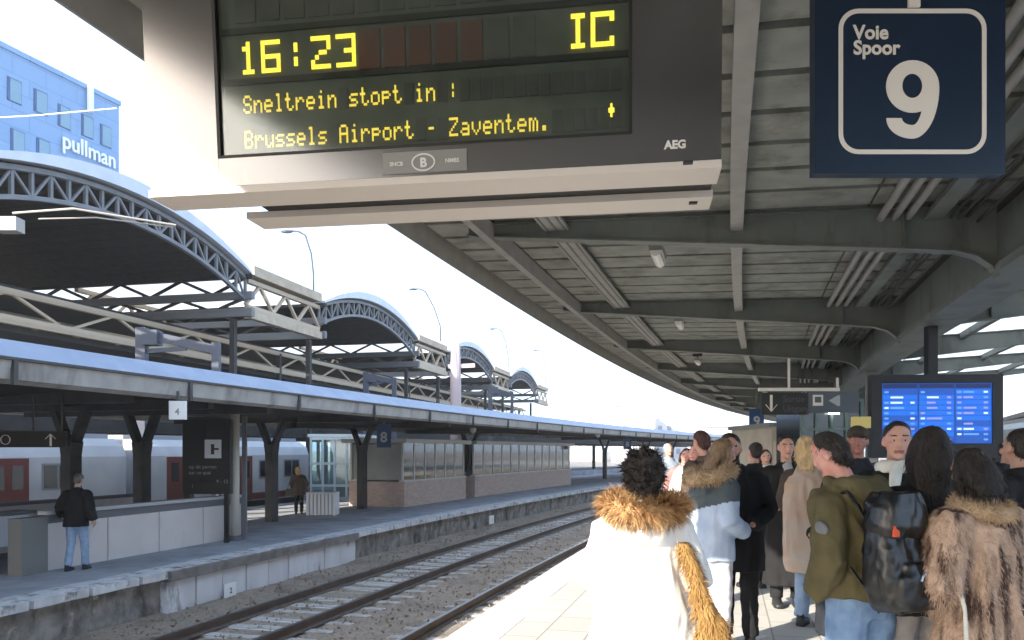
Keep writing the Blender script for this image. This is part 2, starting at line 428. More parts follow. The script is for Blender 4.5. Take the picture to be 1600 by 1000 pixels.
# ceiling panels, one by one near the camera
divs = [-3.62, -2.72, -1.95, .2, 1.6, 2.9]
pitch = .66
for k in range(62):
    t = .6 + k * pitch
    for a, b_ in zip(divs[:-1], divs[1:]):
        q = []
        for tq in (t + .05, t + pitch - .05):
            q.append([P(a + .012, tq, zr(a)), P(b_ - .012, tq, zr(b_)), P(b_ - .012, tq, zr(b_) + .05), P(a + .012, tq, zr(a) + .05)])
        b = MB().loft(q)
        b.build('ceiling_panel', m_deck, can)
sweep('ceiling_far', [(-3.62, zr(-3.62)), (2.9, zr(2.9)), (2.9, zr(2.9) + .05), (-3.62, zr(-3.62) + .05)], .6 + 62 * pitch, 75, m_deck, can, 1)
sweep('ceiling_behind', [(-3.62, zr(-3.62)), (2.9, zr(2.9)), (2.9, zr(2.9) + .05), (-3.62, zr(-3.62) + .05)], -16, .55, m_deck, can, 1)
# long members
sweep('edge_beam', [(-2.80, 4.24), (-2.70, 4.24), (-2.70, 4.46), (-2.80, 4.46)], -16, 75, m_steel_lt, can, 1)
sweep('cable_tray', [(-2.06, 4.33), (-1.76, 4.33), (-1.76, 4.37), (-2.06, 4.37)], -2, 60, m_steel_lt, can, 1)
for o in (-2.02, -1.91, -1.80): sweep('tray_rib', rect(o - .012, o + .012, 4.315, 4.329), -2, 50, m_steel, can, 1)
sweep('purlin', rect(.13, .27, 4.17, 4.36), -8, 70, m_steel_lt, can, 1)
for o in (1.72, 1.86, 2.0): sweep('conduit', [(o + .042 * math.cos(a * math.pi / 4), 4.2 + .042 * math.sin(a * math.pi / 4)) for a in range(8)], -8, 60, m_steel_lt, can, 1, True)
m_dk = mat('dark_cable', (.06, .06, .06), .6)
sweep('cable_duct', rect(2.15, 2.33, 4.14, 4.2), -8, 60, m_steel, can, 1)
for o, z_ in ((2.42, 4.16), (2.5, 4.14), (2.58, 4.16), (2.68, 4.1)): sweep('cable', [(o + .018 * math.cos(a * math.pi / 3), z_ + .018 * math.sin(a * math.pi / 3)) for a in range(6)], -8, 50, m_dk, can, 1)
gd = sweep('girder', rect(2.92, 3.28, 3.62, 4.22), -10, 60, m_steel, can, 1)
sweep('girder_flange', rect(2.82, 3.38, 3.52, 3.617), -10, 60, m_steel, gd, 1)
# tapered cross beams with curved knees
def beam_web(sgn):
    """polygon in (o, z): sgn -1 towards the tracks, +1 to the far side"""
    top = [(-3.05, zr(-3.05) - .01), (2.86, zr(2.86) - .01)]
    bot = [(2.86, 3.50), (2.80, 3.62), (2.66, 3.73), (2.45, 3.80), (2.1, 3.84), (-2.9, 4.33), (-3.05, 4.36)]
    poly = top + bot
    return poly if sgn < 0 else [(6.2 - o, z) for o, z in poly]
Z = Vector((0, 0, 1))
for i, t in enumerate(beams):
    c, T, N = fr(t)
    for sgn in ((-1, 1) if t > 3 else (-1,)):
        poly = beam_web(sgn)
        bb = MB().prism(poly, c, N, Z, T, -.012, .012).build('cross_beam', m_steel, can)
        fl = MB(); nb = poly[2:]
        for (o0, z0), (o1, z1) in zip(nb[:-1], nb[1:]):
            fl.bar(P(o0, t, z0 - .009), P(o1, t, z1 - .009), .17, .018, Z)
        fl.build('bottom_flange', m_steel, bb)
        MB().bar(P(poly[0][0], t, poly[0][1] - .012), P(poly[1][0], t, poly[1][1] - .012), .14, .02, Z).build('top_flange', m_steel, bb)
        for o in (1.95,):
            oo = o if sgn < 0 else 6.2 - o
            MB().box(P(oo, t, (3.87 + zr(2) - .04) / 2), (.016, .15, zr(2) - .05 - 3.87), (N, T, Z)).build('stiffener', m_steel, bb)
    if i % 2 == 0 and i != 4:       # columns under every second beam
        cl = MB().box(P(3.1, t, 1.76), (.26, .26, 3.52), (N, T, Z)).build('column', m_steel, can)
        MB().box(P(3.1, t, .02), (.42, .42, .04), (N, T, Z)).build('base_plate', m_steel, cl)
# far half: same beams carrying translucent sheets
m_poly = translucent('roof_glazing', (.85, .87, .88))
for o in (5.0, 6.6, 8.2): sweep('far_purlin', rect(o - .06, o + .06, zr(o) - .14, zr(o) - .002), 5, 60, m_steel, can, 1)
for k, (t0, t1) in enumerate(zip(beams[3:-1], beams[4:])):
    for a, b_ in ((4.56, 6.56), (6.64, 9.2)):
        MB().loft([[P(a, t, zr(a) + .02), P(b_, t, zr(b_) + .02), P(b_, t, zr(b_) + .035), P(a, t, zr(a) + .035)] for t in (t0 + .02, t1 - .02)]).build('glazing_sheet', m_poly, can)
# strip lamps
m_lampw = mat('lamp_body', (.75, .73, .68), .35)
m_tube = mat('lamp_tube', (.8, .78, .72), .2)
for i, (px, py, lab) in enumerate(((1028, 402, 'white strip lamp hanging under the canopy just behind the nearest cross beam'), (1062, 507, 'smaller strip lamp under the canopy behind the second cross beam'), (1090, 566, 'tiny strip lamp under the canopy behind the third cross beam'))):
    Yq = FPX * 2.5 / (HY - py); q = at(px, py, Yq); o_, t_ = inv(q.x, q.y); c, T, N = fr(t_)
    th = thing('strip_lamp', q, lab, 'lamp', 'strip lamps under the canopy')
    MB().box(q + Z * .05, (.17, .62, .08), (N, T, Z)).build('housing', m_steel_lt, th)
    b = MB(); b.loft([[q + T * s + N * (x * .07) + Z * (z * .055 - .005) for x, z in ((-1, .4), (-.8, -.6), (-.3, -1), (.3, -1), (.8, -.6), (1, .4))] for s in (-.33, .33)])
    b.build('cover', m_lampw, th)
    MB().tube([q + Z * .08, q + Z * .2], .02, 6).build('hanger', m_dk, th)
    MB().box(q + Z * .2 , (.26, .2, .06), (N, T, Z)).build('mount', m_dk, th)

# ================================================================ LEFT PLATFORM CANOPY
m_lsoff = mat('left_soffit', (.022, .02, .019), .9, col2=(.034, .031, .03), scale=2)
m_gut = mat('left_gutter', (.30, .30, .29), .6, .1, col2=(.38, .375, .36), scale=3)
add_grime(m_gut, (.13, .12, .11), 1.4, .52, .72, (1, 1, .3))
m_zinc = mat('zinc_roof', (.17, .21, .29), .5, .1, col2=(.21, .25, .33), scale=2)  # blue of the reflected sky put into the zinc colour
lc = thing('left_platform_canopy', P(-13.8, 20, ZL), 'long low canopy with pale gutter over the shaded left platform', 'canopy')
sweep('gutter', [(-9.62, 2.58), (-9.5, 2.64), (-9.46, 2.90), (-9.62, 2.90), (-9.84, 2.84), (-9.84, 2.6)], -16, 110, m_gut, lc, 1)
sweep('gutter_rim', rect(-9.5, -9.42, 2.905, 2.945), -16, 110, m_dk, lc, 1)
sweep('roof_edge', [(-9.60, 2.95), (-9.98, 3.26), (-10.6, 3.30), (-10.6, 3.12), (-9.9, 3.0)], -16, 110, m_zinc, lc, 1)
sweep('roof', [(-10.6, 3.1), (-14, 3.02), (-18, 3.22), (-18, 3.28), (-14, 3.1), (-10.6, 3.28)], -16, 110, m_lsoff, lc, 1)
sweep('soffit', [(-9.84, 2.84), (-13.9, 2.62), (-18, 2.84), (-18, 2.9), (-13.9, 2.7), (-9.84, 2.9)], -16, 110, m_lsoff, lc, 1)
sweep('far_gutter', rect(-18.3, -18.02, 2.6, 2.95), -16, 110, m_gut, lc, 1)
brk = MB().box((0, 0, 0), (.06, .07, .34)).mesh('gutter_bracket', [m_dk])
for k in range(18):
    t = 8.6 + k * 3.45; c, T, N = fr(t)
    link('gutter_bracket', brk, lc, axes_mat(P(-9.45, t, 2.73), N, T))
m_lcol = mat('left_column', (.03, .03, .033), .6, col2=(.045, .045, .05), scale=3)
def left_column(t, o=-13.9):
    c, T, N = fr(t); b = MB(); c0 = P(o, t, 0)
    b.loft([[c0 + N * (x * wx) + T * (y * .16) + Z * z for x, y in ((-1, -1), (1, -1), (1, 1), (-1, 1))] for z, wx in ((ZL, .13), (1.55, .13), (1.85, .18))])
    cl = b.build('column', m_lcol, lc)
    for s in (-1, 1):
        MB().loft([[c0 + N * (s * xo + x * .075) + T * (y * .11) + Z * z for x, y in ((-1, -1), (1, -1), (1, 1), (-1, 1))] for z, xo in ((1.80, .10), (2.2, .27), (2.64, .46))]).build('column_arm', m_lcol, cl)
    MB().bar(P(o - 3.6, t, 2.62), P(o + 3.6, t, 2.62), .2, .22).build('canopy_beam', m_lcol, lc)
for px in (-40, 112, 222, 424, 566, 734, 945, 1010, 1050): left_column(find_t(-13.9, px))

# ================================================================ TRAIN SHEDS (row of vaults beyond the left platform)
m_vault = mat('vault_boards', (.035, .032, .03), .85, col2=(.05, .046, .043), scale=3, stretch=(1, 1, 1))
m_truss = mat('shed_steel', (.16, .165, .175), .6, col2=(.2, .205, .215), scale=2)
m_sunny = mat('shed_sunlit_cream', (.42, .325, .225), .65, col2=(.52, .42, .31), scale=2)  # cream steel with the warm sunlight put into its colour
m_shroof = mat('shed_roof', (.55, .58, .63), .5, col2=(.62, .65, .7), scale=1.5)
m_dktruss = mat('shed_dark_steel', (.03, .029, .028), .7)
SD = Vector((.232, 1, 0)).normalized(); SL = Vector((-SD.y, SD.x, 0))
def sh(Y, b, z): 
    q = Vector((-20.3 + .232 * Y, Y, z)) + SL * b
    return q
def arch_z(u, z0, rise):     # u in 0..1 along the span; circular segment
    s = 7.35; rad = (s * s + rise * rise) / (2 * rise); x = (u - .5) * 2 * s
    return z0 + math.sqrt(rad * rad - x * x) - (rad - rise)
words_ = ['nearest', 'second', 'third', 'farthest']
DEEP = 26
for k in range(4):
    y0, y1 = 21.5 + 21.4 * k, 35.9 + 21.4 * k
    th = thing('train_shed', sh((y0 + y1) / 2, 0, -1.4), words_[k] + ' of the four dark vaulted train sheds behind the left canopy', 'train shed', 'vaulted train sheds in a row')
    us = [i / 20 for i in range(21)]
    # vault boards, each a strip along the barrel
    for i in range(20):
        u0, u1 = us[i], us[i + 1] - .003
        r0 = [sh(y0 + (y1 - y0) * u, .1, arch_z(u, 9.45, 1.25) + dz) for u, dz in ((u0, 0), (u1, 0), (u1, .1), (u0, .1))]
        r1 = [q + SL * DEEP for q in r0]
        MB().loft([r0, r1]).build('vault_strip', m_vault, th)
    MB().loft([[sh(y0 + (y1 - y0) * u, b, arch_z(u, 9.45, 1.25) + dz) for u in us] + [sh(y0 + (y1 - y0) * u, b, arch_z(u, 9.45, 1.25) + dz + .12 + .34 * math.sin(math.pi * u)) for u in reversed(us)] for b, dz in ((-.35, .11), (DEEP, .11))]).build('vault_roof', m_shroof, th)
    def az(u): return arch_z(u, 9.45, 1.25)
    def iz(u): return arch_z(u, 8.4, 1.45)
    def ap(u, z, b=0): return sh(y0 + (y1 - y0) * u, b, z)
    rim = MB(); rim2 = MB()
    for i in range(20):
        rim.bar(ap(us[i], az(us[i]) - .06), ap(us[i + 1], az(us[i + 1]) - .06), .2, .16)
        rim2.bar(ap(us[i], iz(us[i])), ap(us[i + 1], iz(us[i + 1])), .16, .14)
    rim.build('outer_chord', m_truss, th); rim2.build('inner_chord', m_truss, th)
    for i in range(21):
        if az(us[i]) - iz(us[i]) > .25: piece('arch_post', ap(us[i], iz(us[i])), ap(us[i], az(us[i]) - .1), .11, .11, m_truss, th, SD)
        if i < 20: piece('arch_brace', ap(us[i], az(us[i]) - .1) if i % 2 else ap(us[i], iz(us[i])), ap(us[i + 1], iz(us[i + 1])) if i % 2 else ap(us[i + 1], az(us[i + 1]) - .1), .08, .08, m_truss, th, SD)
    # cross trusses along both springings (two tiers of diagonals)
    for yy in (y0, y1):
        mm = m_dktruss
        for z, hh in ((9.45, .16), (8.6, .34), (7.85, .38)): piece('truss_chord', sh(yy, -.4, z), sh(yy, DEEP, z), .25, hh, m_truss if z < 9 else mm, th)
        nd = 16
        for lo, hi in ((8.7, 9.4), (7.95, 8.5)):
            for j in range(nd):
                b0 = DEEP * j / nd; b1 = DEEP * (j + 1) / nd
                piece('truss_diagonal', sh(yy, b0, lo if j % 2 else hi), sh(yy, b1, hi if j % 2 else lo), .1, .13, mm, th)
        piece('shed_post', sh(yy, .6, -1.4), sh(yy, .6, 7.6), .24, .24, m_dktruss, th, SD)
    # flat valley roof with a sunlit lattice girder up to the next vault
    y2 = y0 + 21.4 if k < 3 else y1 + 7.6
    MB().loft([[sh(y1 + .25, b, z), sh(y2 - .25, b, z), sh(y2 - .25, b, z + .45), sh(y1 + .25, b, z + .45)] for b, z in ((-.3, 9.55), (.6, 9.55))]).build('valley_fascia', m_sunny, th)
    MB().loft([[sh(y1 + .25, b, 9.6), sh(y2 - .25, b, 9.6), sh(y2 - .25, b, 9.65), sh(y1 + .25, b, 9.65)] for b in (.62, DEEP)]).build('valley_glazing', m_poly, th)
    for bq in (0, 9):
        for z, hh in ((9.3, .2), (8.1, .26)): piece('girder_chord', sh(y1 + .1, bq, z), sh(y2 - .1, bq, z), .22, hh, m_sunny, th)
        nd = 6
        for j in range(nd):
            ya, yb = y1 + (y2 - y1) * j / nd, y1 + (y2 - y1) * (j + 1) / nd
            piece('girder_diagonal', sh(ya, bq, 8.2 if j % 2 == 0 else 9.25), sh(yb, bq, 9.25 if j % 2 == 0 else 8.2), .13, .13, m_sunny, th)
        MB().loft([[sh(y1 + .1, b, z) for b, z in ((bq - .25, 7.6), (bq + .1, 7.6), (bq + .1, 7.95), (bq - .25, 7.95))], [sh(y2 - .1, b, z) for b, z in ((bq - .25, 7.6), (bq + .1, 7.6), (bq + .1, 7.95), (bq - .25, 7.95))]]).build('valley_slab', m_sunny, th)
# lower sheds in the distance show as stacked horizontal girders
for k in range(4):
    z = (7.05, 7.2, 7.9, 8.7)[k]; b0 = (3, 7.5, 13, 20)[k]
    th = thing('lattice_girder', sh(40, b0, -1.4), 'long sunlit lattice girder, number {} from the front, low beneath the train sheds'.format(['one', 'two', 'three', 'four'][k]), 'girder', 'long girders beneath the sheds')
    ya, yb = 24 + 2 * k, 108
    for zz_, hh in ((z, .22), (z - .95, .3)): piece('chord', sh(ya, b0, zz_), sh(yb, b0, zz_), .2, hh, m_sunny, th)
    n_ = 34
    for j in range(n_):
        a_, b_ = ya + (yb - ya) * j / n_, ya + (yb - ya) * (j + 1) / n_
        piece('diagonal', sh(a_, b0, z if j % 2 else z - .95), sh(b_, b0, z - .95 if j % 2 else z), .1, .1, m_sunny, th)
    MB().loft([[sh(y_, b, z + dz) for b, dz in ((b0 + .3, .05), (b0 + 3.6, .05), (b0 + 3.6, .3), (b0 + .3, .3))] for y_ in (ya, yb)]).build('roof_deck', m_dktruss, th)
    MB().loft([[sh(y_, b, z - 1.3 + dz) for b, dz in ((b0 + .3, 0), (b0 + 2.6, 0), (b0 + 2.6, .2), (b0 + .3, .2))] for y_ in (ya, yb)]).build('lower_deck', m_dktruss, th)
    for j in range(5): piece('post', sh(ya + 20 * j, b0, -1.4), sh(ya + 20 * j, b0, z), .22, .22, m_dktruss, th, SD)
# ================================================================ DEPARTURE BOARD (hangs over the platform)
m_housing = mat('board_housing', (.19, .186, .186), .17, .85, spec=.5)
add_grime(m_housing, (.25, .24, .23), 14, .62, .9, (1, 1, .15))
m_sill = mat('board_sill', (.55, .5, .45), .5)
m_disp = mat('display_back', (.075, .085, .075), .6, col2=(.1, .11, .1), scale=9)
m_flap = mat('flap_grey', (.055, .055, .052), .5, col2=(.09, .088, .085), scale=5)
m_flapr = mat('flap_red_reflection', (.14, .04, .032), .5, col2=(.10, .05, .04), scale=6)  # red reflections in the glass put into the colour of some flaps
m_gap = mat('display_gap', (.008, .008, .008), .5)
m_led = emit('led_yellow', (1, .74, .06), .62, (.7, .5, .08))
m_ledw = emit('led_small', (1, .74, .08), .36, (.6, .45, .1))
BA = R(8.8); BU = Vector((math.cos(BA), -math.sin(BA), 0)); BN = Vector((-math.sin(BA), -math.cos(BA), 0)); BZ = (Vector((0, 0, 1)) + BN * .085).normalized(); BN = BU.cross(BZ)   # leans towards the readers
BL = Vector((-1.53, 3.39, 0)); ZB0, BH, BWd = 2.75, 1.05, 2.35
brd = thing('departure_board', BL + BU * BWd / 2 + Z * ZB0, 'large black departure board with yellow dot letters hanging over the platform', 'departure board')
def bp(u, z, d=0.): return BL + BU * u - BN * d + Z * ZB0 + BZ * (z - ZB0)      # d: metres behind the front face
def buv(px, py, d=0.):
    p0 = BL + Z * ZB0 - BN * d; q = raster(px, py, p0, BN); return (q - p0).dot(BU), ZB0 + (q - p0).dot(BZ)
def bbox(u0, u1, z0, z1, d0, d1, mb=None): 
    return (mb or MB()).box(bp((u0 + u1) / 2, (z0 + z1) / 2, (d0 + d1) / 2), (abs(u1 - u0), abs(z1 - z0), abs(d1 - d0)), (BU, BZ, BN))
uL = buv(341, 240)[0]; uR = buv(987, 205)[0]; zD = buv(348, 247)[1]; zT = ZB0 + BH - .1
fm = MB()
bbox(0, uL, ZB0 + .004, ZB0 + BH, 0, .17, fm); bbox(uR, BWd, ZB0 + .004, ZB0 + BH, 0, .17, fm)
bbox(uL + .0005, uR - .0005, ZB0 + .004, zD, .001, .17, fm); bbox(uL + .0005, uR - .0005, zT, ZB0 + BH, .001, .17, fm)
bbox(uL, uR, zD, zT, .12, .168, fm)
fm.build('housing', m_housing, brd)
BH_ = Vector((BN.x, BN.y, 0)).normalized()
MB().box(BL + BU * (BWd / 2) - BH_ * .078 + Z * (ZB0 - .018), (BWd, .19, .03), (BU, BH_, Z)).build('sill', m_sill, brd)
inner = MB()      # black reveal round the display
bbox(uL - .002, uL + .012, zD, zT, -.002, .119, inner); bbox(uL, uR, zD - .001, zD + .01, -.002, .119, inner); bbox(uR - .01, uR + .002, zD, zT, -.002, .119, inner)
inner.build('reveal', m_gap, brd)
DD = .05
bbox(uL + .013, uR - .011, zD + .011, zT, DD, .118).build('display_panel', m_disp, brd)
def row_z(px, py): return buv(px, py, DD)[1]
z_div1 = (row_z(350, 50) + row_z(980, 2)) / 2; z_div2 = (row_z(355, 130) + row_z(980, 86)) / 2
for z in (z_div1, z_div2): bbox(uL + .014, uR - .012, z - .012, z + .012, DD - .012, DD - .0005).build('row_divider', m_gap, brd)
# split-flap cells
def cells(n, u0, u1, z0, z1, red=(), skip=(), gapf=.16):
    p = (u1 - u0) / n
    for i in range(n):
        if i in skip: continue
        a = u0 + p * i + p * gapf / 2; b_ = u0 + p * (i + 1) - p * gapf / 2
        bbox(a, b_, z0, z1, DD - .006, DD - .0004).build('flap', m_flapr if i in red else m_flap, brd)
u_a = buv(368, 90, DD)[0]; u_b = buv(964, 50, DD)[0]
p_big = (buv(526, 80, DD)[0] - buv(374, 80, DD)[0]) / 4
nbig = int((u_b - u_a) / p_big)
hbig = abs(row_z(541, 54) - row_z(541, 106))
zb1 = row_z(541, 106)
cells(nbig, u_a, u_a + nbig * p_big, zb1 - .012, zb1 + hbig + .012, red=(5, 6, 7, 8, 9), skip=(0, 1, 2, 3, 4, nbig - 1, nbig - 2))
cells(nbig, u_a, u_a + nbig * p_big, z_div1 + .035, z_div1 + .035 + hbig + .02)
p_sm = (buv(526.3, 150, DD)[0] - buv(459.6, 150, DD)[0]) / 4
us0 = buv(380, 155, DD)[0]
zs1 = row_z(575, 166); hs = row_z(575, 137) - zs1
zs2 = row_z(740, 212); 
nsm = int((buv(975, 140, DD)[0] - us0) / p_sm)
FONT = {'S': '01110 10001 10000 01110 00001 10001 01110', 'n': '00000 00000 10110 11001 10001 10001 10001', 'e': '00000 00000 01110 10001 11111 10000 01110',
 'l': '01100 00100 00100 00100 00100 00100 01110', 't': '01000 01000 11100 01000 01000 01001 00110', 'r': '00000 00000 10110 11001 10000 10000 10000',
 'i': '00100 00000 01100 00100 00100 00100 01110', 's': '00000 00000 01111 10000 01110 00001 11110', 'o': '00000 00000 01110 10001 10001 10001 01110',
 'p': '00000 00000 11110 10001 11110 10000 10000', ':': '00000 00100 00100 00000 00100 00100 00000', 'B': '11110 10001 10001 11110 10001 10001 11110',
 'u': '00000 00000 10001 10001 10001 10011 01101', 'A': '01110 10001 10001 11111 10001 10001 10001', '-': '00000 00000 00000 01110 00000 00000 00000',
 'Z': '11111 00001 00010 00100 01000 10000 11111', 'a': '00000 00000 01110 00001 01111 10001 01111', 'v': '00000 00000 10001 10001 10001 01010 00100',
 'm': '00000 00000 11010 10101 10101 10101 10101', '.': '00000 00000 00000 00000 00000 01100 01100', '1': '00100 01100 00100 00100 00100 00100 01110',
 '6': '01110 10000 10000 11110 10001 10001 01110', '2': '01110 10001 00001 00110 01000 10000 11111', '3': '11111 00010 00100 00110 00001 10001 01110',
 'I': '01110 00100 00100 00100 00100 00100 01110', 'C': '01110 10001 10000 10000 10000 10001 01110', '+': '00100 00100 01110 01110 00100 00100 00000'}
FONT['2'] = '11111 00001 00001 00110 01000 10000 11111'; FONT['3'] = '11111 00001 00001 00111 00001 00001 11111'; FONT['6'] = '11111 10000 10000 11111 10001 10001 11111'
FONT['C'] = '11111 10001 10000 10000 10000 10001 11111'; FONT['I'] = '01110 00100 00100 00100 00100 00100 01110'
def dots(ch, u, z, wd, ht, m, fat=1.02):
    b = MB(); pw, ph = wd / 5, ht / 7
    for r_, row in enumerate(FONT[ch].split()):
        for c_, v in enumerate(row):
            if v == '1':
                cu = u + (c_ + .5) * pw; cz = z + ht - (r_ + .5) * ph
                bbox(cu - pw * fat / 2, cu + pw * fat / 2, cz - ph * fat / 2, cz + ph * fat / 2, DD - .011, DD - .007, b)
    b.build('character', m, brd)
for ch, px in zip('16:23', (374, 409, 448, 487, 526)): dots(ch, buv(px, 80, DD)[0], zb1, p_big * .80, hbig, m_led, .9)
for ch, px in zip('IC', (885, 923)): dots(ch, buv(px, 50, DD)[0], zb1 + .003, p_big * .86, hbig, m_led, .95)
txt1 = 'Sneltrein stopt in :'; txt2 = 'Brussels Airport - Zaventem.'
for s, zq in ((txt1, zs1), (txt2, zs2)):
    used = set()
    for i, ch in enumerate(s):
        if ch != ' ': dots(ch, us0 + p_sm * (i + .08), zq, p_sm * .80, hs, m_ledw, .86); used.add(i)
    cells(nsm, us0, us0 + nsm * p_sm, zq - .005, zq + hs + .005, skip=used)
dots('+', buv(948, 175, DD)[0], row_z(956, 187), p_sm * .8, hs * .8, m_led, 1.1)
bbox(uL + .012, uR - .01, zD + .01, zT - .002, .012, .016).build('glass', clear_glass('board_glass', (.93, .97, .94), .03, .10, 1.5), brd)
# maker's plate with an oval B, and the lettering on the frame
m_plate2 = mat('logo_plate', (.16, .155, .15), .35, spec=.8); m_ltr = mat('pale_lettering', (.62, .6, .57), .5)
ua, zA = buv(598, 241); ub, zBq = buv(730, 264); zA = buv(664, 236)[1]; zBq = buv(664, 270)[1]
lp = bbox(ua, ub, zBq, zA, -.004, -.0005).build('logo_plate', m_plate2, brd)
uc, zc = buv(662, 254); 
ov = MB()
for i in range(28):
    a0, a1 = 2 * math.pi * i / 28, 2 * math.pi * (i + 1) / 28
    ov.bar(bp(uc + .046 * math.cos(a0), zc + .032 * math.sin(a0), -.006), bp(uc + .046 * math.cos(a1), zc + .032 * math.sin(a1), -.006), .006, .003, BN)
ov.build('logo_ring', m_ltr, lp)
for s, u, z, h in (('B', uc, zc - .018, .05), ('NMBS', buv(707, 250)[0], buv(707, 254)[1], .022), ('SNCB', buv(620, 256)[0], buv(620, 260)[1], .022), ('AEG', buv(1055, 226)[0], buv(1055, 232)[1], .042)):
    link('lettering', text_mesh(s, h, m_ltr, .0018 if h > .03 else .0006, .001, 'CENTER'), brd, axes_mat(bp(u, z, -.0065 if s != 'AEG' else -.003), BU, BZ))
# second casing behind it, back to back, and the hangers
ul2 = .26
bbox(ul2, BWd, ZB0 + .05, ZB0 + BH, .33, .5).build('rear_housing', m_housing, brd)
MB().box(BL + BU * ((ul2 + BWd) / 2) - BH_ * .425 + Z * (ZB0 - .018), (BWd - ul2, .18, .03), (BU, BH_, Z)).build('rear_sill', m_sill, brd)
MB().box(BL + BU * ((ul2 + .1 + BWd) / 2) - BH_ * .254 + Z * (ZB0 + .05), (BWd - ul2 - .12, .158, .11), (BU, BH_, Z)).build('spine', m_gap, brd)
for px, py, d in ((1075, 254, .05), (1083, 317, .45)):
    q = raster(px, py, Vector((0, 0, ZB0 - .035)), Z); MB().box(q, (.035, .03, .006), (BU, BH_, Z)).build('latch', m_black, brd)
for u in (.5, 1.85): bbox(u, u + .08, ZB0 + BH, 4.3, .22, .3).build('hanger', m_steel, brd)

# ================================================================ TRACK NUMBER SIGN
m_blue = mat('sign_blue', (.009, .021, .046), .36, col2=(.011, .025, .053), scale=2, spec=.5)
m_cream = mat('sign_cream', (.74, .69, .62), .5)
SY = 3.42
sg = thing('track_sign', at(1422, 120, SY), 'dark blue square track sign with white border and a big 9', 'sign')
def sp_(px, py, d=0.): 
    q = at(px, py, SY); q.y -= d; return q
X1 = Vector((1, 0, 0))
x0, x1 = at(1273, 0, SY).x, at(1571, 0, SY).x; zt, zb_ = at(0, -28, SY).z, at(0, 271, SY).z
MB().box(((x0 + x1) / 2, SY + .03, (zt + zb_) / 2), (x1 - x0, .06, zt - zb_)).build('panel', m_blue, sg)
def round_rect(a, b_, r, n=7):
    pts = []
    for cx, cy, s0 in ((a - r, b_ - r, 0), (-a + r, b_ - r, 90), (-a + r, -b_ + r, 180), (a - r, -b_ + r, 270)):
        for i in range(n + 1): pts.append((cx + r * math.cos(R(s0 + 90 * i / n)), cy + r * math.sin(R(s0 + 90 * i / n))))
    return pts
ca = (at(1310, 0, SY).x + at(1541, 0, SY).x) / 2; cz = (at(0, 14, SY).z + at(0, 241, SY).z) / 2
ha, hb = (at(1541, 0, SY).x - at(1310, 0, SY).x) / 2, (at(0, 14, SY).z - at(0, 241, SY).z) / 2
po = round_rect(ha, hb, .085); pi_ = round_rect(ha - .019, hb - .019, .068)
b = MB(); n_ = len(po)
vs_ = [(ca + u, SY - y, cz + v) for y in (.0005, .003) for ring in (po, pi_) for u, v in ring]
fs_ = []
for i in range(n_):
    j = (i + 1) % n_
    fs_ += [(i, j, n_ + j, n_ + i), (2 * n_ + i, 3 * n_ + i, 3 * n_ + j, 2 * n_ + j), (i, 2 * n_ + i, 2 * n_ + j, j), (n_ + i, n_ + j, 3 * n_ + j, 3 * n_ + i)]
b.add(vs_, fs_).build('border', m_cream, sg)
for s, px, py, h in (('Voie', 1333, 61, .083), ('Spoor', 1333, 85, .083)):
    link('lettering', text_mesh(s, h, m_cream, .0022, .0015), sg, axes_mat(sp_(px, py, .003), X1, Z, .97, 1))
def earc(cx, cy, rx, ry, a0, a1, n=12): return [(cx + rx * math.cos(R(a0 + (a1 - a0) * i / n)), cy + ry * math.sin(R(a0 + (a1 - a0) * i / n))) for i in range(n + 1)]
nine = MB(); ro, ri = earc(1425.5, 135.5, 41.5, 41, 0, 360, 36)[:-1], earc(1425, 134.5, 15.7, 19, 0, 360, 36)[:-1]
for i in range(36):
    j = (i + 1) % 36; quad = [ro[i], ro[j], ri[j], ri[i]]
    vs_ = [sp_(x, y, d) for d in (.0005, .0035) for x, y in quad]
    nine.add(vs_, [(0, 1, 2, 3), (4, 7, 6, 5), (0, 4, 5, 1), (1, 5, 6, 2), (2, 6, 7, 3), (3, 7, 4, 0)])
to = earc(1425, 136, 42, 81, 0, 90) + earc(1425, 185, 40.5, 32, 90, 180, 9)[1:]; ti = earc(1425, 150, 17, 46, 0, 90) + earc(1425, 185, 16.5, 11, 90, 180, 9)[1:]
for i in range(len(to) - 1):
    vs_ = [sp_(x, y, d) for d in (.0005, .0041) for x, y in (to[i], to[i + 1], ti[i + 1], ti[i])]
    nine.add(vs_, [(0, 1, 2, 3), (4, 7, 6, 5), (0, 4, 5, 1), (1, 5, 6, 2), (2, 6, 7, 3), (3, 7, 4, 0)])
nine.build('track_number', m_cream, sg)
MB().box(sp_(1427, -6, .006), (.05, .012, .1)).build('clip', m_cream, sg)
MB().tube([sp_(1427, -28, -.03), (sp_(1427, 0, -.03).x, SY + .03, 4.42)], .022, 8).build('hanger', m_steel_lt, sg)

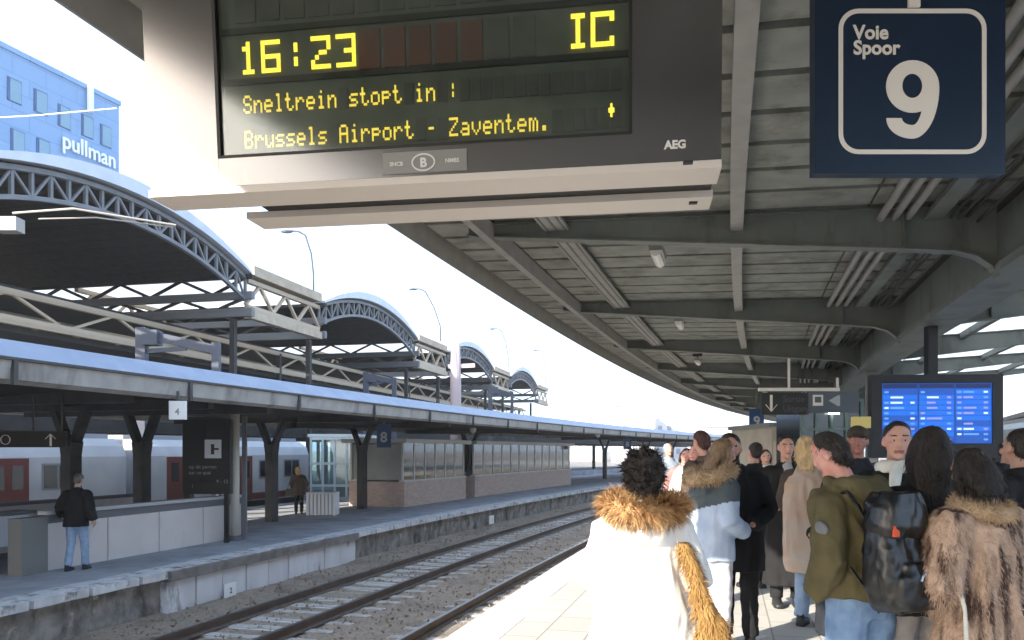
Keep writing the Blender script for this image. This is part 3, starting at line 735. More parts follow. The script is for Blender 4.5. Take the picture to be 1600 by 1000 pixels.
# ================================================================ INFORMATION SCREEN
SYc = 12.0
m_scr = emit('screen_blue', (.01, .11, .6), .33, (.01, .02, .05)); m_scrh = emit('screen_header', (.01, .02, .12), .3, (.01, .02, .05))
m_bez = mat('screen_bezel', (.012, .012, .013), .45)
row_m = [emit('screen_row_%d' % i, c, s, (.01, .02, .05)) for i, (c, s) in enumerate((((.01, .17, .85), .40), ((.01, .11, .6), .33), ((.12, .36, .95), .45), ((.35, .34, .8), .4), ((.6, .78, 1.), .5)))]
A2 = R(4); SU = Vector((math.cos(A2), -math.sin(A2), 0)); SN = Vector((-math.sin(A2), -math.cos(A2), 0))
S0 = at(1463, 650, SYc)
scn = thing('information_screen', S0, 'large black framed screen with blue departures list above the crowd', 'screen')
wq, hq = 1.9, 1.27
def sbox(u0, u1, v0, v1, d0, d1, mb=None): return (mb or MB()).box(S0 + SU * ((u0 + u1) / 2) + Z * ((v0 + v1) / 2) + SN * ((d0 + d1) / 2), (u1 - u0, v1 - v0, abs(d1 - d0)), (SU, Z, SN))
b = MB(); sw, shh = .80, .45; zo = .04
sbox(-.95, .95, -.63, .62, -.14, 0, b); sbox(-.95, -sw, -.63, .62, 0, .03, b); sbox(sw, .95, -.63, .62, 0, .03, b); sbox(-sw, sw, zo + shh, .62, 0, .03, b); sbox(-sw, sw, -.63, zo - shh, 0, .03, b)
b.build('frame', m_bez, scn)
pn = sbox(-sw, sw, zo - shh, zo + shh, .001, .006).build('display', m_scr, scn)
r3 = random.Random(5)
for c_ in range(3):
    u0 = -sw + .02 + c_ * .53; 
    if c_: sbox(u0 - .018, u0 - .01, zo - shh, zo + shh, .0062, .008).build('column_line', m_scrh, pn)
    sbox(u0, u0 + .5, zo + shh - .075, zo + shh - .01, .0062, .009).build('header', m_scrh, pn)
    for k in range(10):
        v = zo + shh - .09 - (k + 1) * .079
        rw = sbox(u0, u0 + .5, v + .006, v + .073, .0062, .009).build('list_row', row_m[r3.choice((0, 0, 1))], pn)
        for (a, wd) in ((.02, .06), (.11, r3.uniform(.12, .22)), (.40, .06)):
            if r3.random() < .75: sbox(u0 + a, u0 + a + wd, v + .024, v + .052, .0092, .0105).build('list_text', row_m[r3.choice((2, 2, 3, 4))], pn)
ps_ = S0 - SN * .07
MB().box((ps_.x - .05, ps_.y, (S0.z + .62 + 3.52) / 2), (.14, .14, 3.52 - S0.z - .62)).build('hanger', m_bez, scn)
for u in (-.9, .9): MB().box(S0 + SU * u - SN * .07 + Z * (-.63 - S0.z) / 2 , (.1, .1, S0.z - .63), (SU, SN, Z)).build('leg', m_bez if u > 0 else m_steel_lt, scn)

# ================================================================ DIRECTION SIGN hanging at the stairs
DY = 15.0
m_dsign = mat('direction_sign_dark', (.03, .032, .03), .5); m_dgrey = mat('direction_sign_grey', (.09, .11, .13), .5)
ds = thing('direction_sign', at(1262, 632, DY), 'dark hanging sign with white down arrow and small pictograms', 'sign')
def dbox(px0, py0, px1, py1, d0=0., d1=.06, mb=None):
    a, b_ = at(px0, py0, DY), at(px1, py1, DY); return (mb or MB()).box(((a.x + b_.x) / 2, DY + (d0 + d1) / 2, (a.z + b_.z) / 2), (abs(b_.x - a.x), abs(d1 - d0), abs(a.z - b_.z)))
dbox(1190, 614, 1262, 648).build('panel', m_dsign, ds); dbox(1263, 612, 1342, 645).build('panel', m_dgrey, ds)
dbox(1186, 606, 1312, 611, -.01, .07).build('rail', m_cream, ds)
dbox(1232, 560, 1235, 606, .01, .05).build('rod', m_cream, ds); dbox(1308, 590, 1311, 606, .01, .05).build('rod', m_cream, ds)
ar = MB(); dbox(1203, 617, 1207, 642, -.008, -.001, ar)
for s in (-1, 1): ar.bar(at(1205, 643, DY) + Vector((0, -.006, 0)), at(1205 + s * 9, 632, DY) + Vector((0, -.006, 0)), .006, .05, (0, 1, 0))
ar.build('arrow', m_cream, ds)
b = MB(); dbox(1270, 617, 1286, 634, -.006, -.001, b); b.build('pictogram', m_cream, ds); dbox(1273, 620, 1283, 629, -.010, -.007).build('pictogram', m_dgrey, ds)
b = MB(); a = at(1304, 626, DY); b.prism([(-.11, 0), (.06, .1), (.1, .1), (.1, -.1), (.06, -.1)], a + Vector((0, -.004, 0)), X1, Z, Vector((0, 1, 0)), -.003, .002); b.build('pictogram', mat('picto_grey', (.4, .42, .44), .5), ds)
link('lettering', text_mesh('Sortie', .17, mat('dim_letter', (.1, .085, .095), .6), .001, .001), ds, axes_mat(at(1223, 628, DY) - Vector((0, .004, 0)), X1, Z))
link('lettering', text_mesh('Uitgang', .17, MATS['dim_letter'], .001, .001), ds, axes_mat(at(1223, 643, DY) - Vector((0, .004, 0)), X1, Z))
# lift shaft / stair head behind the crowd
m_glassdk = mat('dark_glazing', (.02, .025, .027), .12, spec=.8); m_mull = mat('mullion_green', (.12, .17, .16), .5)
LY = 17.0
a, b_ = at(1252, 0, LY), at(1346, 0, LY)
lf = thing('lift_shaft', ((a.x + b_.x) / 2, LY, 0), 'dark glazed lift shaft under the direction sign behind the crowd', 'lift shaft')
MB().box(((a.x + b_.x) / 2, LY + .8, 1.35), (b_.x - a.x, 1.6, 2.7)).build('glazing', m_glassdk, lf)
for px in (1252, 1275, 1298, 1322, 1346): 
    q = at(px, 0, LY); MB().box((q.x, LY - .03, 1.36), (.06, .06, 2.72)).build('mullion', m_mull, lf)
for z in (1.05, 2.1, 2.72): MB().box(((a.x + b_.x) / 2, LY - .036, z), (b_.x - a.x + .06, .05, .05)).build('transom', m_mull, lf)
q = at(1300, 643, LY); MB().box((q.x, LY - .1, q.z), (.2, .1, .12)).build('ceiling_lamp', emit('lift_lamp', (1, 1, .95), 3), lf)
m_beige = mat('kiosk_beige', (.3, .265, .215), .8, col2=(.35, .31, .255), scale=2)
KY = 22.0
a, b_ = at(1206, 0, KY), at(1250, 0, KY)
kk = thing('stair_house', ((a.x + b_.x) / 2, KY, 0), 'pale beige wall of a stair house behind the man in the long coat', 'stair house')
MB().box(((a.x + b_.x) / 2 , KY + 2, 1.15), (b_.x - a.x, 4, 2.3)).build('wall', m_beige, kk)
MB().box(((a.x + b_.x) / 2, KY + 2, 2.36), (b_.x - a.x + .2, 4.2, .12)).build('roof', m_steel, kk)
MB().box(((a.x + b_.x) / 2, KY - .012, 1.0), (.7, .02, 1.8)).build('door', mat('kiosk_door', (.4, .34, .28), .7), kk)
# yellow notice behind the tall man
q = at(1345, 660, 8.4)
yp = thing('yellow_notice', q, 'small yellow notice board behind the man in the dark cap', 'notice board')
MB().box(q, (.2, .03, .12)).build('panel', mat('notice_yellow', (.62, .5, .16), .6), yp)
MB().box((q.x, q.y + .03, (q.z) / 2), (.06, .03, q.z)).build('post', m_steel, yp)
# small distant track sign in blue
def blue_sign(px, py, Y, wd, hh, lab, ztop, num):
    q = at(px, py, Y); th = thing('track_sign', q, lab, 'sign', 'small blue track number signs')
    MB().box(q, (wd, .08, hh)).build('panel', mat('sign_blue_far', (.03, .07, .17), .5), th)
    link('track_number', text_mesh(num, hh * .6, mat('number_dim', (.42, .43, .45), .5), .012, .002, 'CENTER'), th, axes_mat(q + Vector((0, -.045, -hh * .26)), X1, Z))
    MB().box((q.x, q.y, (q.z + hh / 2 + ztop) / 2), (.05, .05, max(.02, ztop - q.z - hh / 2))).build('hanger', m_steel, th)
blue_sign(1182, 656, 34, .62, .95, 'small blue track sign hanging far along the crowded platform', 4.2, '9')
blue_sign(600, 681, 29, .52, .85, 'small blue track sign hanging under the left canopy', 2.7, '8')
blue_sign(980, 693, 56, .55, .8, 'tiny pale blue track sign at the far end of the left canopy', 2.7, '8')

# ================================================================ LEFT PLATFORM FURNITURE
m_para = mat('parapet_panel', (.58, .54, .52), .8, col2=(.64, .6, .58), scale=1.3, bump=.1)
add_grime(m_para, (.33, .31, .3), 1.2, .55, .8, (1, 1, .4))
m_capr = mat('parapet_cap', (.42, .43, .45), .5); m_dkband = mat('parapet_band', (.14, .145, .155), .7)
OP = -11.95
tp0 = inv(*on(96, 893, ZL).xy)[1]; tp1 = inv(*on(381, 840, ZL).xy)[1]
pr = thing('stair_parapet', P(OP, tp0, ZL), 'beige panelled stair parapet with grey rail on the left platform', 'parapet')
npan = 4
for k in range(npan):
    ta = tp0 + (tp1 - tp0) * k / npan + .012; tb = tp0 + (tp1 - tp0) * (k + 1) / npan - .012
    MB().loft([[P(o, t, z) for o, z in rect(OP - .12, OP, ZL, ZL + .86)] for t in (ta, tb)]).build('panel', m_para, pr)
sweep('band', rect(OP - .11, OP - .006, ZL + .862, ZL + 1.02), tp0, tp1, m_dkband, pr, 1)
sweep('hand_rail', rect(OP - .16, OP + .05, ZL + 1.022, ZL + 1.09), tp0 - .05, tp1 + .04, m_capr, pr, 1)
c, T, N = fr(tp0 - .3)
MB().box(P(OP - .05, tp0 - .33, ZL + .5), (.3, .56, 1.0), (N, T, Z)).build('end_pier', mat('pier_grey', (.17, .175, .17), .7), pr)
c, T, N = fr(tp1)
MB().box(P(OP - .06, tp1 + .06, ZL + .55), (.3, .1, 1.1), (N, T, Z)).build('end_pier', m_dkband, pr)
sweep('rear_wall', rect(OP - 3.2, OP - 3.0, ZL, ZL + 1.0), tp0 - 4, tp1, m_para, pr, 1)
sweep('rear_rail', rect(OP - 3.25, OP - 2.95, ZL + 1.002, ZL + 1.07), tp0 - 4, tp1, m_dkband, pr, 1)
# white round-ended box at the left frame edge, added for a glow of reflected light
q = on(14, 884, ZL); o_, t_ = inv(q.x, q.y); c, T, N = fr(t_)
bu = thing('glow_box', P(o_, t_, ZL), 'pale rounded box added for reflected light at the left edge beside the parapet', 'bench')
poly = round_rect(.92, .30, .2)
MB().prism([(u, v + .62) for u, v in poly], P(o_ - .6, t_, ZL), T, Z, N, -.2, .2).build('shell', mat('glow_white', (.7, .74, .8), .4), bu)
for s in (-.75, .75): MB().box(P(o_ - .6, t_ + s, ZL + .16), (.3, .12, .32), (N, T, Z)).build('foot', m_dkband, bu)
MB().box(P(o_ - .6, t_, ZL + .96), (.5, 1.9, .06), (N, T, Z)).build('top', m_dkband, bu)
# dark timetable case with pictogram, and its pale post
q = on(322, 862, ZL); TY = 19.0
tt_ = thing('timetable_case', (at(322, 0, TY).x, TY, ZL), 'black timetable case with small white pictogram above the stair parapet', 'timetable')
def tbox(px0, py0, px1, py1, d0, d1, mb=None):
    a, b_ = at(px0, py0, TY), at(px1, py1, TY); return (mb or MB()).box(((a.x + b_.x) / 2, TY + (d0 + d1) / 2, (a.z + b_.z) / 2), (abs(b_.x - a.x), d1 - d0, abs(a.z - b_.z)))
tbox(285, 655, 359, 772, 0, .2).build('case', m_black, tt_)
tbox(320, 687, 346, 716, -.012, -.001).build('pictogram', mat('picto_white', (.6, .62, .66), .5), tt_)
tbox(330, 694, 335, 710, -.018, -.013).build('pictogram', m_black, tt_); tbox(330, 700, 342, 703, -.018, -.013).build('pictogram', m_black, tt_)
for s, px, py in (('op dit perron', 295, 732), ('sur ce quai', 295, 741), ('i', 300, 762), ('9 - 12', 338, 755)):
    link('lettering', text_mesh(s, .12, mat('picto_dim', (.3, .3, .3), .6), .0, .001), tt_, axes_mat(at(px, py, TY) - Vector((0, .004, 0)), X1, Z))
for px in (289, 352):
    q = at(px, 0, TY); MB().box((q.x, TY + .1, (ZL + at(0, 772, TY).z) / 2), (.1, .1, at(0, 772, TY).z - ZL)).build('leg', m_black, tt_)
pp = thing('pale_post', (at(367, 0, 19.6).x, 19.6, ZL), 'pale round post standing right of the black timetable case', 'post')
q = at(367, 0, 19.6); MB().tube([(q.x, 19.6, ZL), (q.x, 19.6, 2.55)], .11, 12).build('shaft', mat('post_cream', (.52, .5, .44), .6), pp, True)
MB().tube([(q.x, 19.6, ZL), (q.x, 19.6, ZL + .12)], .17, 12).build('foot', m_dkband, pp)
q = at(381, 0, 19.7); MB().box((q.x, 19.75, (ZL + 2.5) / 2), (.1, .1, 2.5 - ZL)).build('brace', m_dkband, pp)
# hanging black direction sign with circle and arrow
HYs = 14.6
hs_ = thing('direction_sign', at(50, 686, HYs), 'black hanging sign with white ring and up arrow at the left edge', 'sign')
def hbx(px0, py0, px1, py1, d0, d1, mb=None):
    a, b_ = at(px0, py0, HYs), at(px1, py1, HYs); return (mb or MB()).box(((a.x + b_.x) / 2, HYs + (d0 + d1) / 2, (a.z + b_.z) / 2), (abs(b_.x - a.x), d1 - d0, abs(a.z - b_.z)))
hbx(-40, 674, 103, 699, 0, .08).build('panel', m_black, hs_)
rg = MB()
for i in range(16):
    a0, a1 = 2 * math.pi * i / 16, 2 * math.pi * (i + 1) / 16; cc = at(9, 687, HYs) - Vector((0, .006, 0))
    rg.bar(cc + Vector((.085 * math.cos(a0), 0, .085 * math.sin(a0))), cc + Vector((.085 * math.cos(a1), 0, .085 * math.sin(a1))), .008, .03, (0, 1, 0))
rg.build('ring', m_cream, hs_)
ar = MB(); hbx(78, 680, 81, 697, -.01, -.001, ar)
for s in (-1, 1): ar.bar(at(79.5, 678, HYs) - Vector((0, .006, 0)), at(79.5 + s * 8, 686, HYs) - Vector((0, .006, 0)), .006, .035, (0, 1, 0))
ar.build('arrow', m_cream, hs_)
for px in (-20, 50, 95): 
    q = at(px, 674, HYs); MB().box((q.x, HYs + .04, (q.z + 2.66) / 2), (.03, .03, 2.66 - q.z)).build('rod', m_dk, hs_)
# small white sign on the gutter
t_ = min((abs((P(-9.4, t, 0).x / P(-9.4, t, 0).y) * FPX + 800 - 278), t) for t in trange(8, 40, .02))[1]; q0 = P(-9.4, t_); q = at(278, 641, q0.y)
ws = thing('platform_marker', q, 'small white square marker hanging from the left canopy gutter', 'sign')
MB().box(q, (.3, .06, .33)).build('panel', m_plate, ws); link('lettering', text_mesh('4', .16, mat('faint_mark', (.25, .25, .25), .6), .004, .001, 'CENTER'), ws, axes_mat(q + Vector((0, -.032, -.08)), X1, Z))
MB().box(q + Z * .24, (.04, .04, .2)).build('hanger', m_dk, ws)
# bulb lamps
for px, py, Y, lab in ((739, 671, 37, 'nearer round bulb lamp under the left canopy edge'), (934, 679, 50, 'farther round bulb lamp under the left canopy edge')):
    q = at(px, py, Y); th = thing('bulb_lamp', q, lab, 'lamp', 'bulb lamps under the left canopy edge')
    MB().ell(q, (.15, .15, .19), nu=12, nv=8).build('globe', m_lampw, th, True); MB().tube([q + Z * .15, q + Z * .5], .03, 6).build('stem', m_dk, th)
# white slatted litter box
q = on(501, 806, ZL); o_, t_ = inv(q.x, q.y); c, T, N = fr(t_)
lb = thing('slatted_box', q, 'white slatted box standing on the left platform near the blonde woman', 'box')
m_wbox = mat('box_white', (.72, .73, .74), .6)
MB().box(q + Z * .38 + Vector((0, .35, 0)), (.92, .6, .72)).build('body', mat('box_inner', (.4, .41, .42), .7), lb)
for i in range(8): MB().box(q + Vector((-.44 + .126 * i, .03, .38)), (.085, .04, .72)).build('slat', m_wbox, lb)
MB().box(q + Vector((0, .33, .765)), (1.0, .68, .04)).build('lid', m_wbox, lb)
for s in (-.45, .45): MB().box(q + Vector((s, .33, .38)), (.07, .68, .74)).build('end_panel', m_wbox, lb)
# waiting shelters: brick base, glazing, roof
m_brick = brick_mat('shelter_brick', (.42, .31, .26), (.5, .39, .33), (.48, .43, .39), 4.5, .9, .3, R(72))
m_brick2 = brick_mat('shelter_brick_side', (.42, .31, .26), (.5, .39, .33), (.48, .43, .39), 4.5, .9, .3, R(-18))
m_shgl = clear_glass('shelter_glass', (.82, .9, .88), .08, .05); m_frame = mat('shelter_frame', (.55, .54, .51), .5); m_shpan = mat('shelter_panel', (.27, .29, .275), .6, col2=(.33, .34, .32), scale=1.5)
def shelter(t0, t1, lab, nbay, end_panel):
    o0, o1 = -15.2, -12.75
    th = thing('waiting_shelter', P((o0 + o1) / 2, (t0 + t1) / 2, ZL), lab, 'shelter', 'waiting shelters on the left platform')
    sweep('brick_base', rect(o1 - .2, o1, ZL, ZL + .98), t0 + .25, t1, m_brick, th, .6)
    sweep('brick_back', rect(o0, o0 + .2, ZL, ZL + .98), t0 + .25, t1, m_brick, th, .6)
    c, T, N = fr(t0)
    MB().box(P((o0 + o1) / 2, t0 + .12, ZL + .49), (o1 - o0, .22, .98), (N, T, Z)).build('brick_end', m_brick2, th)
    sweep('sill', rect(o1 - .24, o1 + .03, ZL + .982, ZL + 1.04), t0, t1, m_frame, th, .6)
    sweep('roof', rect(o0 - .2, o1 + .2, ZL + 2.5, ZL + 2.66), t0 - .2, t1 + .2, m_frame, th, .6)
    for k in range(nbay + 1):
        t = t0 + .05 + (t1 - t0 - .1) * k / nbay; c, T, N = fr(t)
        for oo in (o1 - .1, o0 + .1): MB().box(P(oo, t, ZL + 1.77), (.07, .07, 1.46), (N, T, Z)).build('mullion', m_frame, th)
        if k < nbay:
            t2 = t0 + .05 + (t1 - t0 - .1) * (k + 1) / nbay
            for oo in (o1 - .1, o0 + .1): MB().loft([[P(o, tq, z) for o, z in rect(oo - .008, oo + .008, ZL + 1.045, ZL + 2.495)] for tq in (t + .04, t2 - .04)]).build('pane', m_shgl, th)
    c, T, N = fr(t0)
    MB().box(P((o0 + o1) / 2, t0 + .1, ZL + 1.75), (o1 - o0 - .3, .05, 1.4), (N, T, Z)).build('end_glazing', m_shpan if end_panel else m_shgl, th)
    sweep('bench', rect(o1 - .85, o1 - .4, ZL + .42, ZL + .48), t0 + .6, t1 - .4, m_dkband, th, .6)
shelter(find_t(-12.75, 632), find_t(-12.75, 728), 'shorter brick based waiting shelter beside the first shelter column', 6, True)
shelter(find_t(-12.75, 742), find_t(-12.75, 892), 'longer brick based waiting shelter at the far end of the left platform', 12, False)
# pavilion of green glass beyond the platform
m_pav = clear_glass('pavilion_glass', (.7, .85, .84), .15, .05); m_pavf = mat('pavilion_frame', (.6, .66, .66), .5)
PY = 40.0; a, b_ = at(486, 0, PY), at(560, 0, PY)
pv = thing('glass_pavilion', ((a.x + b_.x) / 2, PY, -1.4), 'pale green glass pavilion with white mullions behind the left platform', 'pavilion')
for k in range(5):
    x = a.x + (b_.x - a.x) * k / 4; MB().box((x, PY, .45), (.1, .1, 3.7)).build('mullion', m_pavf, pv)
    if k < 4: MB().box((x + (b_.x - a.x) / 8, PY + .02, .45), ((b_.x - a.x) / 4 - .11, .02, 3.6)).build('pane', m_pav, pv)
for z in (-1.3, -.1, 1.0, 2.25): MB().box(((a.x + b_.x) / 2, PY - .05, z), (b_.x - a.x + .1, .08, .12)).build('transom', m_pavf, pv)
MB().box(((a.x + b_.x) / 2, PY + 2.2, 2.4), (b_.x - a.x + .3, 4.6, .15)).build('roof', m_pavf, pv)
MB().box(((a.x + b_.x) / 2, PY + 4.3, .45), (b_.x - a.x, .15, 3.7)).build('back_wall', mat('pavilion_back', (.35, .42, .42), .7), pv)

# ================================================================ TRAINS
m_tbody = mat('train_white', (.47, .49, .52), .45, col2=(.53, .55, .58), scale=1.5); add_grime(m_tbody, (.42, .43, .45), 1.2, .55, .8, (1, 1, .5))
m_tred = mat('train_red', (.16, .05, .045), .5); m_tgrey = mat('train_skirt', (.08, .085, .09), .7); m_twin = mat('train_window', (.035, .04, .045), .15, spec=.8); m_troof = mat('train_roof', (.3, .31, .33), .7)
m_tframe = mat('train_window_frame', (.25, .26, .28), .5)
def train_car(oc, t0, t1, body, lab, side, doors, ztop=2.05, wz=(.52, 1.2), group='parked train cars'):
    """oc centre offset, side +1: detailed side faces right"""
    th = thing('train_car', P(oc, (t0 + t1) / 2, -1.1), lab, 'train car', group)
    hw = 1.45
    prof = [(oc - hw, -.45), (oc + hw, -.45), (oc + hw, 1.45), (oc + hw - .12, ztop - .25), (oc + hw - .5, ztop), (oc - hw + .5, ztop), (oc - hw + .12, ztop - .25), (oc - hw, 1.45)]
    sweep('body', prof, t0, t1, body, th, 1.5)
    sweep('roof', rect(oc - hw + .55, oc + hw - .55, ztop + .002, ztop + .16), t0 + .2, t1 - .2, m_troof, th, 1.5)
    sweep('underframe', rect(oc - hw + .2, oc + hw - .2, -1.05, -.46), t0 + .3, t1 - .3, m_tgrey, th, 1.5)
    os2 = oc + side * hw
    sweep('stripe', rect(os2 - .012, os2 + .012, -.40, -.12), t0 + .05, t1 - .05, m_tred, th, 1.5)
    t = t0 + 1.0; k = 0
    while t < t1 - 1.6:
        isdoor = any(abs(t + .6 - (t0 + d * (t1 - t0))) < .75 for d in doors)
        if isdoor:
            dr = MB().loft([[P(o, tq, z) for o, z in rect(os2 - .02, os2 + .02, -.43, 1.42)] for tq in (t, t + 1.25)]).build('door', m_tred, th)
            for s in (.2, .75): MB().loft([[P(o, tq, z) for o, z in rect(os2 - .03, os2 + .03, wz[0], wz[1])] for tq in (t + s, t + s + .32)]).build('door_window', m_twin, dr)
        else:
            fr_ = MB().loft([[P(o, tq, z) for o, z in rect(os2 - .015, os2 + .015, wz[0] - .06, wz[1] + .06)] for tq in (t + .1, t + 1.14)]).build('window_frame', m_tframe, th)
            for s in (.16, .66): MB().loft([[P(o, tq, z) for o, z in rect(os2 - .022, os2 + .022, wz[0], wz[1])] for tq in (t + s, t + s + .42)]).build('window', m_twin, fr_)
        t += 1.55; k += 1
    for tb in (t0 + 3, t1 - 3):
        for dt in (-1, 1):
            MB().tube([P(oc + side * .7, tb + dt, -.72), P(oc + side * .82, tb + dt, -.72)], .42, 16).build('wheel', m_tgrey, th)
TQ = find_t(-19.95, 196)
train_car(-21.4, TQ - 18, TQ, m_tbody, 'white train car with red doors behind the left platform, nearest the left edge', 1, (.80, .3))
train_car(-21.4, TQ + .7, find_t(-19.95, 482), m_tbody, 'white train car standing behind the black timetable case', 1, (.12, .6))
m_tgr2 = mat('train_grey', (.22, .225, .22), .5, col2=(.27, .275, .27), scale=1.5)
train_car(10.4, 16, 40, m_tgr2, 'grey train car standing beyond the information screen', -1, (.1, .5, .9), 2.7, (.7, 1.5))
tag(sweep('far_platform_pavement', rect(-32, -24.2, -1.4, ZL), -10, 120, m_asph, step=3), kind='structure')
lc2 = thing('far_left_canopy', P(-28, 30, ZL), 'dark canopy on the next platform beyond the white train', 'canopy')
sweep('roof', [(-24, 2.35), (-28, 2.2), (-32, 2.35), (-32, 3.6), (-28, 3.5), (-24, 3.4)], -10, 110, m_lsoff, lc2, 2)
for t in range(14, 90, 7): MB().box(P(-28, t, .85), (.3, .3, 2.8), (fr(t)[2], fr(t)[1], Z)).build('column', m_lcol, lc2)
# canopy of the next platform on the right
rc2 = thing('far_right_canopy', P(17, 30, 0), 'dark thin canopy on the next platform at the right edge', 'canopy')
sweep('roof', [(13.2, 3.7), (17, 3.5), (21, 3.7), (21, 3.95), (17, 3.7), (13.2, 3.95)], 4, 110, m_lsoff, rc2, 2)
for t in range(8, 90, 8): MB().box(P(17, t, 1.75), (.3, .3, 3.5), (fr(t)[2], fr(t)[1], Z)).build('column', m_steel, rc2)
tag(sweep('right_far_pavement', rect(12.3, 21.6, -1.4, 0), -10, 120, m_conc, step=3), kind='structure')

# ================================================================ HOTEL, FAR BUILDINGS, MASTS
m_hotel = brick_mat('hotel_blue', (.2, .33, .52), (.22, .35, .54), (.16, .27, .44), .3, 1.1, .52, R(69.4), .014)
m_hwin = mat('hotel_window', (.14, .27, .36), .15, spec=.8); m_hdk = mat('hotel_reveal', (.05, .1, .22), .6); m_sgn = mat('hotel_letters', (.8, .84, .88), .5)
HD = Vector((.352, .936, 0)); HN = Vector((.936, -.352, 0)); H0 = at(186, 165, 90)
Lh = 60; hot = thing('hotel_block', H0 - Z * (H0.z + 1.4), 'blue office block with small windows and white lettering beyond the train sheds', 'building')
b = MB(); c0 = H0 - HD * Lh / 2 - HN * 9
MB().box((c0.x, c0.y, (H0.z - 1.4) / 2), (18, Lh, H0.z + 1.4), (HN, HD, Z)).build('walls', m_hotel, hot)
MB().box((c0.x, c0.y, H0.z + .25), (18.3, Lh + .3, .5), (HN, HD, Z)).build('parapet', m_hotel, hot)
def hq(px, py, d=0.): return raster(px, py, H0 + HN * d, HN)
for (px, py) in ((22, 142), (63, 160), (100, 183), (136, 198), (165, 213), (27, 222), (67, 236), (-22, 122), (-20, 208)):
    q = hq(px, py); M = axes_mat(q, HD, Z)
    wn = MB().box(q + HN * .03, (1.5, .08, 2.3), (HD, HN, Z)).build('window', m_hdk, hot)
    MB().box(q + HN * .075 + HD * .12, (1.16, .02, 2.1), (HD, HN, Z)).build('pane', m_hwin, wn)
# lower floors, seen only between roofs
for r_ in range(5):
    for k in range(8):
        q = H0 - HD * (3 + k * 3.6) - Z * (14 + r_ * 3.4)
        wn = MB().box(q + HN * .03, (1.5, .08, 2.0), (HD, HN, Z)).build('window', m_hdk, hot)
        MB().box(q + HN * .075, (1.3, .02, 1.8), (HD, HN, Z)).build('pane', m_hwin, wn)
qa, qb = hq(97, 232, .3), hq(180, 252, .3); Lq = (qb - qa).dot(HD)
me = text_mesh('pullman', 1, m_sgn, .012, .06); xw = max(v.co.x for v in me.vertices)
qa.z = (hq(97, 232, .3).z + hq(178, 254, .3).z) / 2 - .2
link('sign_lettering', me, hot, axes_mat(qa, HD, Z, Lq / xw, Lq / xw * 1.1))
me = text_mesh('brussels', 1, m_sgn, .0, .03); xw = max(v.co.x for v in me.vertices)
link('sign_lettering', me, hot, axes_mat(qa + HD * .6 - Z * 1.9, HD, Z, Lq * .8 / xw, Lq * .6 / xw))
qa = hq(137, 168, .0); MB().tube([qa + HN * .4 - Z * .5, qa + HN * .4 + Z * 2.2], .35, 8).build('vent_pipe', m_sgn, hot)
m_far = mat('far_render', (.62, .6, .6), .8, col2=(.68, .66, .66), scale=.2); m_farw = mat('far_window', (.3, .31, .33), .4)
for px0, px1, py, Y, lab in ((968, 1022, 634, 190, 'pale distant block left of the far canopy end'), (1024, 1110, 642, 210, 'pale long distant block behind the far canopy end'), (885, 940, 655, 230, 'faint distant block above the end of the left canopy'), (1100, 1230, 668, 170, 'pale low distant block at the end of the tracks')):
    a, b_ = at(px0, py, Y), at(px1, py, Y)
    th = thing('distant_building', ((a.x + b_.x) / 2, Y, -1.4), lab, 'building', 'pale distant blocks')
    MB().box(((a.x + b_.x) / 2, Y + 8, (a.z - 1.4) / 2), (b_.x - a.x, 16, a.z + 1.4)).build('walls', m_far, th)
    nw = max(3, int((b_.x - a.x) / 2.4)); nf = max(1, int((a.z) / 3))
    for i in range(nw):
        for j in range(nf): MB().box((a.x + (i + .5) * (b_.x - a.x) / nw, Y - .03, a.z - 1.6 - 3 * j), (1.1, .1, 1.4)).build('window', m_farw, th)
    MB().box(((a.x + b_.x) / 2, Y + 8, a.z + .2), (b_.x - a.x + .6, 16.6, .4)).build('roof', m_farw, th)
# catenary gantries
m_gan = mat('gantry_grey', (.06, .07, .095), .6); m_mast = mat('mast_pink', (.50, .40, .40), .6)
for (pa, ya, pb, yb, Y, lab) in ((222, 512, 338, 535, 27, 'grey catenary gantry nearest the camera above the left canopy'), (572, 582, 616, 590, 47, 'grey catenary gantry left of the pink mast'), (766, 603, 800, 612, 60, 'grey catenary gantry right of the pink mast')):
    a, b_ = at(pa, ya, Y), at(pb, yb, Y)
    th = thing('catenary_gantry', (a.x, Y, -1.4), lab, 'gantry', 'catenary gantries')
    for q, wd in ((a, .32), (b_, .24)): MB().box((q.x, Y, (q.z - 1.4) / 2), (wd, wd, q.z + 1.4)).build('post', m_gan, th)
    MB().bar(a - Z * .2, b_ - Z * .25, .2, .3).build('beam', m_gan, th)
    MB().bar(a - Z * .8, (a * .4 + b_ * .6) - Z * .4, .12, .14).build('brace', m_gan, th)
    MB().box(a - Z * .35 + Vector((.35, 0, 0)), (.5, .5, .5)).build('insulator_box', m_gan, th)
MY = 50.0; a, b_ = at(712, 488, MY), at(712, 640, MY)
ms = thing('pink_mast', (a.x, MY, -1.4), 'tall pinkish steel mast rising in front of the third train shed', 'mast')
MB().tube([(a.x, MY, -1.4), (a.x, MY, 6), a - Z * 2], [.38, .34, .28], 10).build('shaft', m_mast, ms, True)
for s in (-.13, .13): MB().tube([a - Z * 2.2 + X1 * s, a + Z * 1.6 + X1 * s], .05, 6).build('rod', m_mast, ms)
MB().bar(at(700, 573, MY), at(742, 571, MY), .15, .25).build('cross_arm', m_mast, ms)
